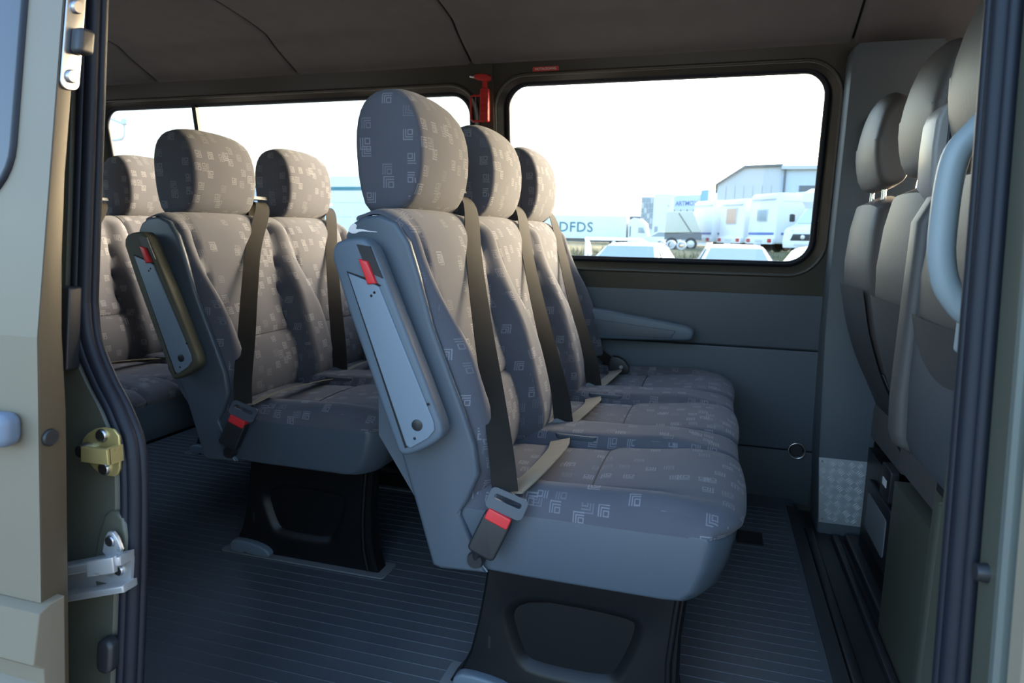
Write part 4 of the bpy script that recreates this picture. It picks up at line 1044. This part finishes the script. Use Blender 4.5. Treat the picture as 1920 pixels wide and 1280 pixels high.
# ---- camper van facing the viewer at the right edge of the far window
cv = rot_empty('camper_van', (3.62, 31.8, BZ), math.radians(-38)); tag(cv, 'white camper van with dark grille facing the viewer at window edge', 'camper van')
prof_ = [(0.0, 0.30), (-0.05, 0.55), (0.02, 0.95), (0.15, 1.15), (0.75, 1.32), (1.55, 2.05), (1.25, 2.35), (1.30, 2.75), (1.8, 2.95), (5.4, 2.95), (5.4, 0.35)]
rings = [[(s_*1.02, p[0], p[1]) for p in offset(prof_, -i)] for s_, i in ((-1, 0.10), (-0.98, 0.04), (-0.93, 0), (0.93, 0), (0.98, 0.04), (1, 0.10))]
MB().loft(rings).build('coachwork', WHITEV, cv, 40)
MB().prism([(-0.60, 0.62), (0.60, 0.62), (0.48, 0.90), (-0.48, 0.90)][::1], -0.075, 0.0, 0.01, 'y').build('grille', BLACKP, cv, 40)
MB().disc((0, -0.075, 0.76), (0, -1, 0), 0.10, 0.02, 18).build('badge', ALU, cv, 40)
MB().box((-0.4, -0.07, 0.40), (0.4, -0.04, 0.50)).build('number_plate', PALEG, cv, 0)
m = MB(); a_ = [(-0.86, 0.80, 1.38), (0.86, 0.80, 1.38), (0.80, 1.47, 1.99), (-0.80, 1.47, 1.99)]
m.loft([a_, [(x, y-0.03, z+0.03) for x, y, z in a_]]); m.build('windscreen', PBLUE, cv, 0)
for sx in (-1, 1):
    m = MB(); a_ = [(sx*0.55, 0.10, 1.02), (sx*0.92, 0.16, 1.02), (sx*0.92, 0.42, 1.20), (sx*0.68, 0.28, 1.15)]
    m.loft([a_, [(x, y-0.04, z+0.03) for x, y, z in a_]]); m.build('headlamp', VGLASS, cv, 0)
    MB().prism(rrect(sx*1.14-0.1, sx*1.14+0.1, 1.45, 1.80, 0.05, 3), 0.75, 0.9, 0.02, 'y').build('wing_mirror', BLACKP, cv, 40)
    for yy in (0.95, 4.6): wheel(cv, (sx*0.86-0.1, yy, 0.36), 0.36)

# ---- lorry and its white trailer
tl_ = rot_empty('trailer', (-8.75, 70, BZ-0.45), 0); tag(tl_, 'long white box trailer lettered DFDS in teal', 'trailer')
MB().prism(rrect(-13.4, 0, 0.9, 3.20, 0.04, 3), -1.25, 1.25, 0.03, 'y').build('box_body', WHITEV, tl_, 40)
MB().box((-13.2, -0.9, 0.55), (-0.3, 0.9, 0.9)).build('chassis', MIDG, tl_, 0)
for xx in (-11.6, -10.3, -9.0, -1.2): wheel(tl_, (xx, -1.1, 0.45), 0.45, 0.3, (0, 1, 0))
text_mesh('lettering', 'DFDS', 1.40, TEAL, tl_, (-5.15, -1.262, 2.0), (math.radians(90), 0, 0), 0.004, 0.02, 1.1)
lc = rot_empty('lorry_cab', (-8.55, 70, BZ-0.45), 0); tag(lc, 'white lorry cab coupled ahead of the lettered trailer', 'lorry')
MB().prism([(0.0, 0.5), (0.0, 2.75), (0.5, 3.05), (1.2, 2.95), (1.75, 2.45), (1.95, 1.4), (1.98, 0.5)], -1.2, 1.2, 0.06, 'y').build('cab_body', WHITEV, lc, 40)
MB().prism([(1.0, 1.55), (1.0, 2.1), (1.5, 2.1), (1.7, 1.55)], -1.23, -1.19, 0.01, 'y').build('side_window', VGLASS, lc, 30)
MB().box((0.16, -1.23, 1.2), (0.26, -1.19, 2.2)).build('air_deflector_gap', MIDG, lc, 0)
for xx in (0.4, 1.4): wheel(lc, (xx, -1.15, 0.45), 0.45, 0.3, (0, 1, 0))

# ---- buildings
bl = empty('long_shed', (-16, 120, BZ-0.3)); tag(bl, 'low grey flat roofed shed behind the white trailer', 'building')
MB().box((-14, 0, 0), (4.9, 8, 4.5)).build('shed_wall', MIDG, bl, 0)
MB().box((-14.2, -0.3, 4.5), (5.1, 8.3, 4.7)).build('shed_roof', PALEG, bl, 0)
for i in range(5): MB().box((-12+i*3.2, -0.1, 3.3), (-10.4+i*3.2, 0.05, 4.0)).build('shed_window', CREAM, bl, 0)
ob = empty('office_block', (-11.4, 106, BZ-0.3)); tag(ob, 'white office block with tall dark glazed corner', 'building')
MB().box((1.9, 0, 0), (5.0, 14, 7.6)).build('office_wall', WHITEV, ob, 0)
gl_ = MB().box((0, 0.2, 2.3), (1.9, 12, 7.2)).build('glazed_corner', PALEG, ob, 0)
MB().box((0, 0.3, 0), (1.9, 12, 2.3)).build('office_wall', WHITEV, ob, 0)
for i in range(4):
    for j in range(6):
        MB().box((0.06+i*0.46, 0.1, 2.4+j*0.78), (0.44+i*0.46, 0.22, 3.08+j*0.78)).build('pane', VGLASS if (i+j) % 4 else CREAM, gl_, 0)
MB().box((2.2, -0.05, 0), (2.7, 0.05, 2.7)).build('door', VGLASS, ob, 0)
for z in (3.2, 5.6): MB().box((4.0, -0.05, z), (4.3, 0.05, z+0.35)).build('vent', PALEG, ob, 0)
fb = rot_empty('logistics_hall', (-6.4, 105, BZ-0.3), math.radians(-32)); tag(fb, 'pale blue logistics hall with name sign and loading doors', 'building')
MB().box((0, 0, 3.2), (4.6, 10, 7.3)).build('upper_wall', PBLUE, fb, 0)
MB().box((4.6, -0.1, 4.0), (5.9, 10, 7.9)).build('blue_corner', BLUE, fb, 0)
MB().box((0, 0.2, 0), (5.9, 10, 3.2)).build('lower_wall', PALEG, fb, 0)
for i in range(4):
    MB().box((0.10+i*1.12, -0.08, 4.2), (0.26+i*1.12, 0.05, 5.2)).build('dock_seal', MIDG, fb, 0)
    MB().box((0.26+i*1.12, -0.06, 4.2), (0.95+i*1.12, 0.05, 5.2)).build('dock_door', CREAM, fb, 0)
MB().box((4.75, -0.2, 4.1), (5.8, 0.0, 6.2)).build('dock_door', CREAM, fb, 0)
MB().box((0, -1.0, 3.1), (5.9, 0.1, 3.3)).build('canopy', MIDG, fb, 0)
text_mesh('sign_lettering', 'ARTMOX', 0.95, STRIPE, fb, (2.2, -0.03, 6.05), (math.radians(90), 0, 0), 0.003, 0.01, 0.95)
wh = empty('warehouse', (-0.25, 85, BZ-0.3)); tag(wh, 'large grey gabled warehouse with gutter at the right of the window', 'building')
MB().prism([(0, 0), (0, 7.3), (2.9, 9.25), (7.0, 9.4), (7.0, 0)], 0, 14, 0, 'y').build('gable_wall', PALEG, wh, 0)
MB().box((7.0, 0.05, 0), (22, 14, 9.1)).build('side_wall', PBLUE, wh, 0)
MB().prism([(-0.25, 7.15), (-0.25, 7.4), (2.85, 9.5), (7.1, 9.65), (7.1, 9.4), (2.95, 9.25)], -0.4, 14.2, 0, 'y').build('roof_edge', MIDG, wh, 0)
MB().box((6.9, -0.5, 9.0), (22, 0.1, 9.45)).build('gutter', PALEG, wh, 0)
MB().tube([(7.35, -0.15, 9.0), (7.35, -0.15, 0)], 0.12, 10).build('downpipe', MIDG, wh, 50)
MB().box((9.0, -0.05, 4.2), (14, 0.1, 7.2)).build('roller_door', MIDG, wh, 0)
for i in range(1, 7): MB().box((i*1.0-0.015, -0.02, 0), (i*1.0+0.015, 0.02, 7.2)).build('cladding_joint', MIDG, wh, 0)
# tarpaulin covered trailer and concrete pipes on the bank
tc = empty('covered_trailer', (-2.1, 37.5, BZ)); tag(tc, 'cream tarpaulin covered trailer left of the motorhomes', 'trailer')
MB().prism([(-0.6, 0.9), (-0.55, 2.05), (0.85, 2.05), (1.3, 0.95)], 0, 2, 0.04, 'y').build('tarpaulin', TARP, tc, 30)
MB().box((-0.6, 0.1, 0.55), (1.3, 1.9, 0.9)).build('trailer_bed', MIDG, tc, 0)
MB().tube([(0.1, -0.02, 1.95), (0.8, -0.02, 0.95)], 0.025, 8).build('lashing_pole', MIDG, tc, 50)
for xx in (-0.2, 0.8): wheel(tc, (xx, -0.05, 0.33), 0.33, 0.2, (0, 1, 0))
for i, wd_ in enumerate(('leftmost', 'middle', 'rightmost')):
    pz_ = empty('concrete_pipe', (-2.6+i*0.50, 33.6, bank_h(-2.6+i*0.50, 33.6)+0.22)); tag(pz_, wd_ + ' grey ribbed concrete pipe of three on the dry grass', 'pipe', 'concrete pipes on the bank')
    rings = [[(r*math.cos(a), y, r*math.sin(a)) for a in [2*math.pi*k/18 for k in range(18)]] for y, r in ((0, 0.13), (0, 0.20), (0.1, 0.225), (0.2, 0.20), (0.9, 0.20), (1.0, 0.225), (1.1, 0.20), (1.1, 0.13), (0, 0.13))]
    MB().loft(rings, cap=False).build('pipe_ring', PALEG, pz_, 40)
# small white hatchback near the hall
hc_ = empty('hatchback', (-4.9, 62, BZ-0.25)); tag(hc_, 'distant white hatchback in front of the logistics hall', 'car')
MB().prism(smooth_poly([(-1.9, 0.35), (-1.9, 0.85), (-0.9, 1.0), (-0.2, 1.5), (1.4, 1.5), (1.8, 1.0), (1.85, 0.35)], 1), 0, 1.6, 0.08, 'y').build('car_body', WHITEV, hc_, 40)
MB().prism([(-0.75, 1.0), (-0.1, 1.4), (1.3, 1.4), (1.5, 1.0)], -0.012, 0.03, 0, 'y').build('side_glass', VGLASS, hc_, 0)
for xx in (-1.15, 1.15): wheel(hc_, (xx, -0.02, 0.3), 0.3, 0.2, (0, 1, 0))
# car transporter ramp beside the lorry
ct = rot_empty('ramp_trailer', (-2.55, 20.0, GZ), math.radians(12)); tag(ct, 'white low loading trailer with sloping side rails behind the cars', 'trailer')
for sx in (-1.0, 1.0):
    MB().tube([(sx, 6.0, 1.50), (sx*1.0, 2.5, 1.36), (sx*1.02, 0.0, 1.05)], 0.06, 8).build('side_rail', WHITEV, ct, 50)
    MB().tube([(sx, 5.5, 1.45), (sx, 5.5, 0.7)], 0.05, 8).build('rail_post', WHITEV, ct, 50)
    MB().tube([(sx, 1.0, 1.1), (sx, 1.0, 0.7)], 0.05, 8).build('rail_post', WHITEV, ct, 50)
    for yy in (2.0, 2.8): wheel(ct, (sx*0.8-0.1, yy, 0.32), 0.32)
MB().tube([(-1.0, 6.0, 1.5), (1.0, 6.0, 1.5)], 0.06, 8).build('head_rail', WHITEV, ct, 50)
MB().box((-1.0, 0.0, 0.62), (1.0, 6.0, 0.72)).build('deck', PALEG, ct, 0)
# seen through the rear window: white trailer, blue grey container, truck mirror
t2 = empty('box_trailer', (-16.0, 30, GZ)); tag(t2, 'white box trailer outside the long rear side window', 'trailer')
MB().prism(rrect(-3.6, 4.5, 0.9, 4.3, 0.05, 3), 0, 2.5, 0.03, 'y').build('box_body', WHITEV, t2, 40)
MB().box((-3.4, -0.012, 3.60), (4.3, 0.01, 3.78)).build('teal_line', TEAL, t2, 0)
for z in (1.6, 2.3, 3.0): MB().box((-3.5, -0.008, z), (4.4, 0.01, z+0.03)).build('wall_joint', PALEG, t2, 0)
MB().box((-3.0, 0.2, 0.5), (4.0, 2.3, 0.9)).build('chassis', MIDG, t2, 0)
for xx in (-2.0, -0.9, 3.0): wheel(t2, (xx, 0.0, 0.45), 0.45, 0.3, (0, 1, 0))
t3 = empty('container', (-47.5, 62, GZ)); tag(t3, 'blue grey steel container seen between the middle row headrests', 'container')
MB().box((-2.5, 0, 0.2), (1.6, 6, 6.2)).build('container_body', PBLUE, t3, 0)
for i in range(14): MB().box((-2.4+i*0.28, -0.06, 0.4), (-2.26+i*0.28, 0.0, 6.0)).build('corrugation', PBLUE, t3, 0)
MB().box((-2.6, -0.1, 6.05), (1.7, 0.1, 6.3)).build('top_rail', MIDG, t3, 0)
t4 = empty('glasshouse', (-44.9, 62, GZ)); tag(t4, 'small pale glass fronted hut right of the container', 'building')
MB().prism([(0, 0), (0, 5.0), (1.8, 4.6), (1.8, 0)], 0, 4, 0, 'y').build('hut_wall', CREAM, t4, 0)
MB().prism([(-0.1, 5.0), (-0.1, 5.25), (2.0, 4.8), (2.0, 4.55)], -0.4, 4.2, 0, 'y').build('hut_roof', MIDG, t4, 0)
for i in range(3): MB().box((0.15+i*0.55, -0.05, 1.0), (0.5+i*0.55, 0.05, 3.9)).build('hut_pane', PBLUE, t4, 0)
tm = empty('truck_mirror', (-8.46, 8.0, GZ)); tag(tm, 'pale truck mirror on a curved arm at the far left window corner', 'mirror')
MB().tube([tuple(q) for q in spline([(-0.40, 0, 3.22), (-0.10, 0, 3.13), (0.10, 0, 3.06), (0.17, 0, 3.02), (0.17, 0, 2.92), (0.13, 0, 2.85), (0.0, 0, 2.82), (-0.45, 0, 2.82)], 24)], 0.022, 10).build('mirror_arm', PALEG, tm, 50)
MB().prism(rrect(0.15, 0.26, 3.03, 3.11, 0.02, 3), -0.05, 0.05, 0.01, 'y').build('arm_lamp', PBLUE, tm, 40)
MB().prism(rrect(-0.95, -0.42, 2.60, 3.30, 0.06, 3), -0.10, 0.08, 0.03, 'y').build('mirror_housing', MIDG, tm, 40)
MB().tube([(-0.70, 0.0, 2.65), (-0.70, 0.0, 0.0)], 0.05, 8).build('mirror_post', MIDG, tm, 50)
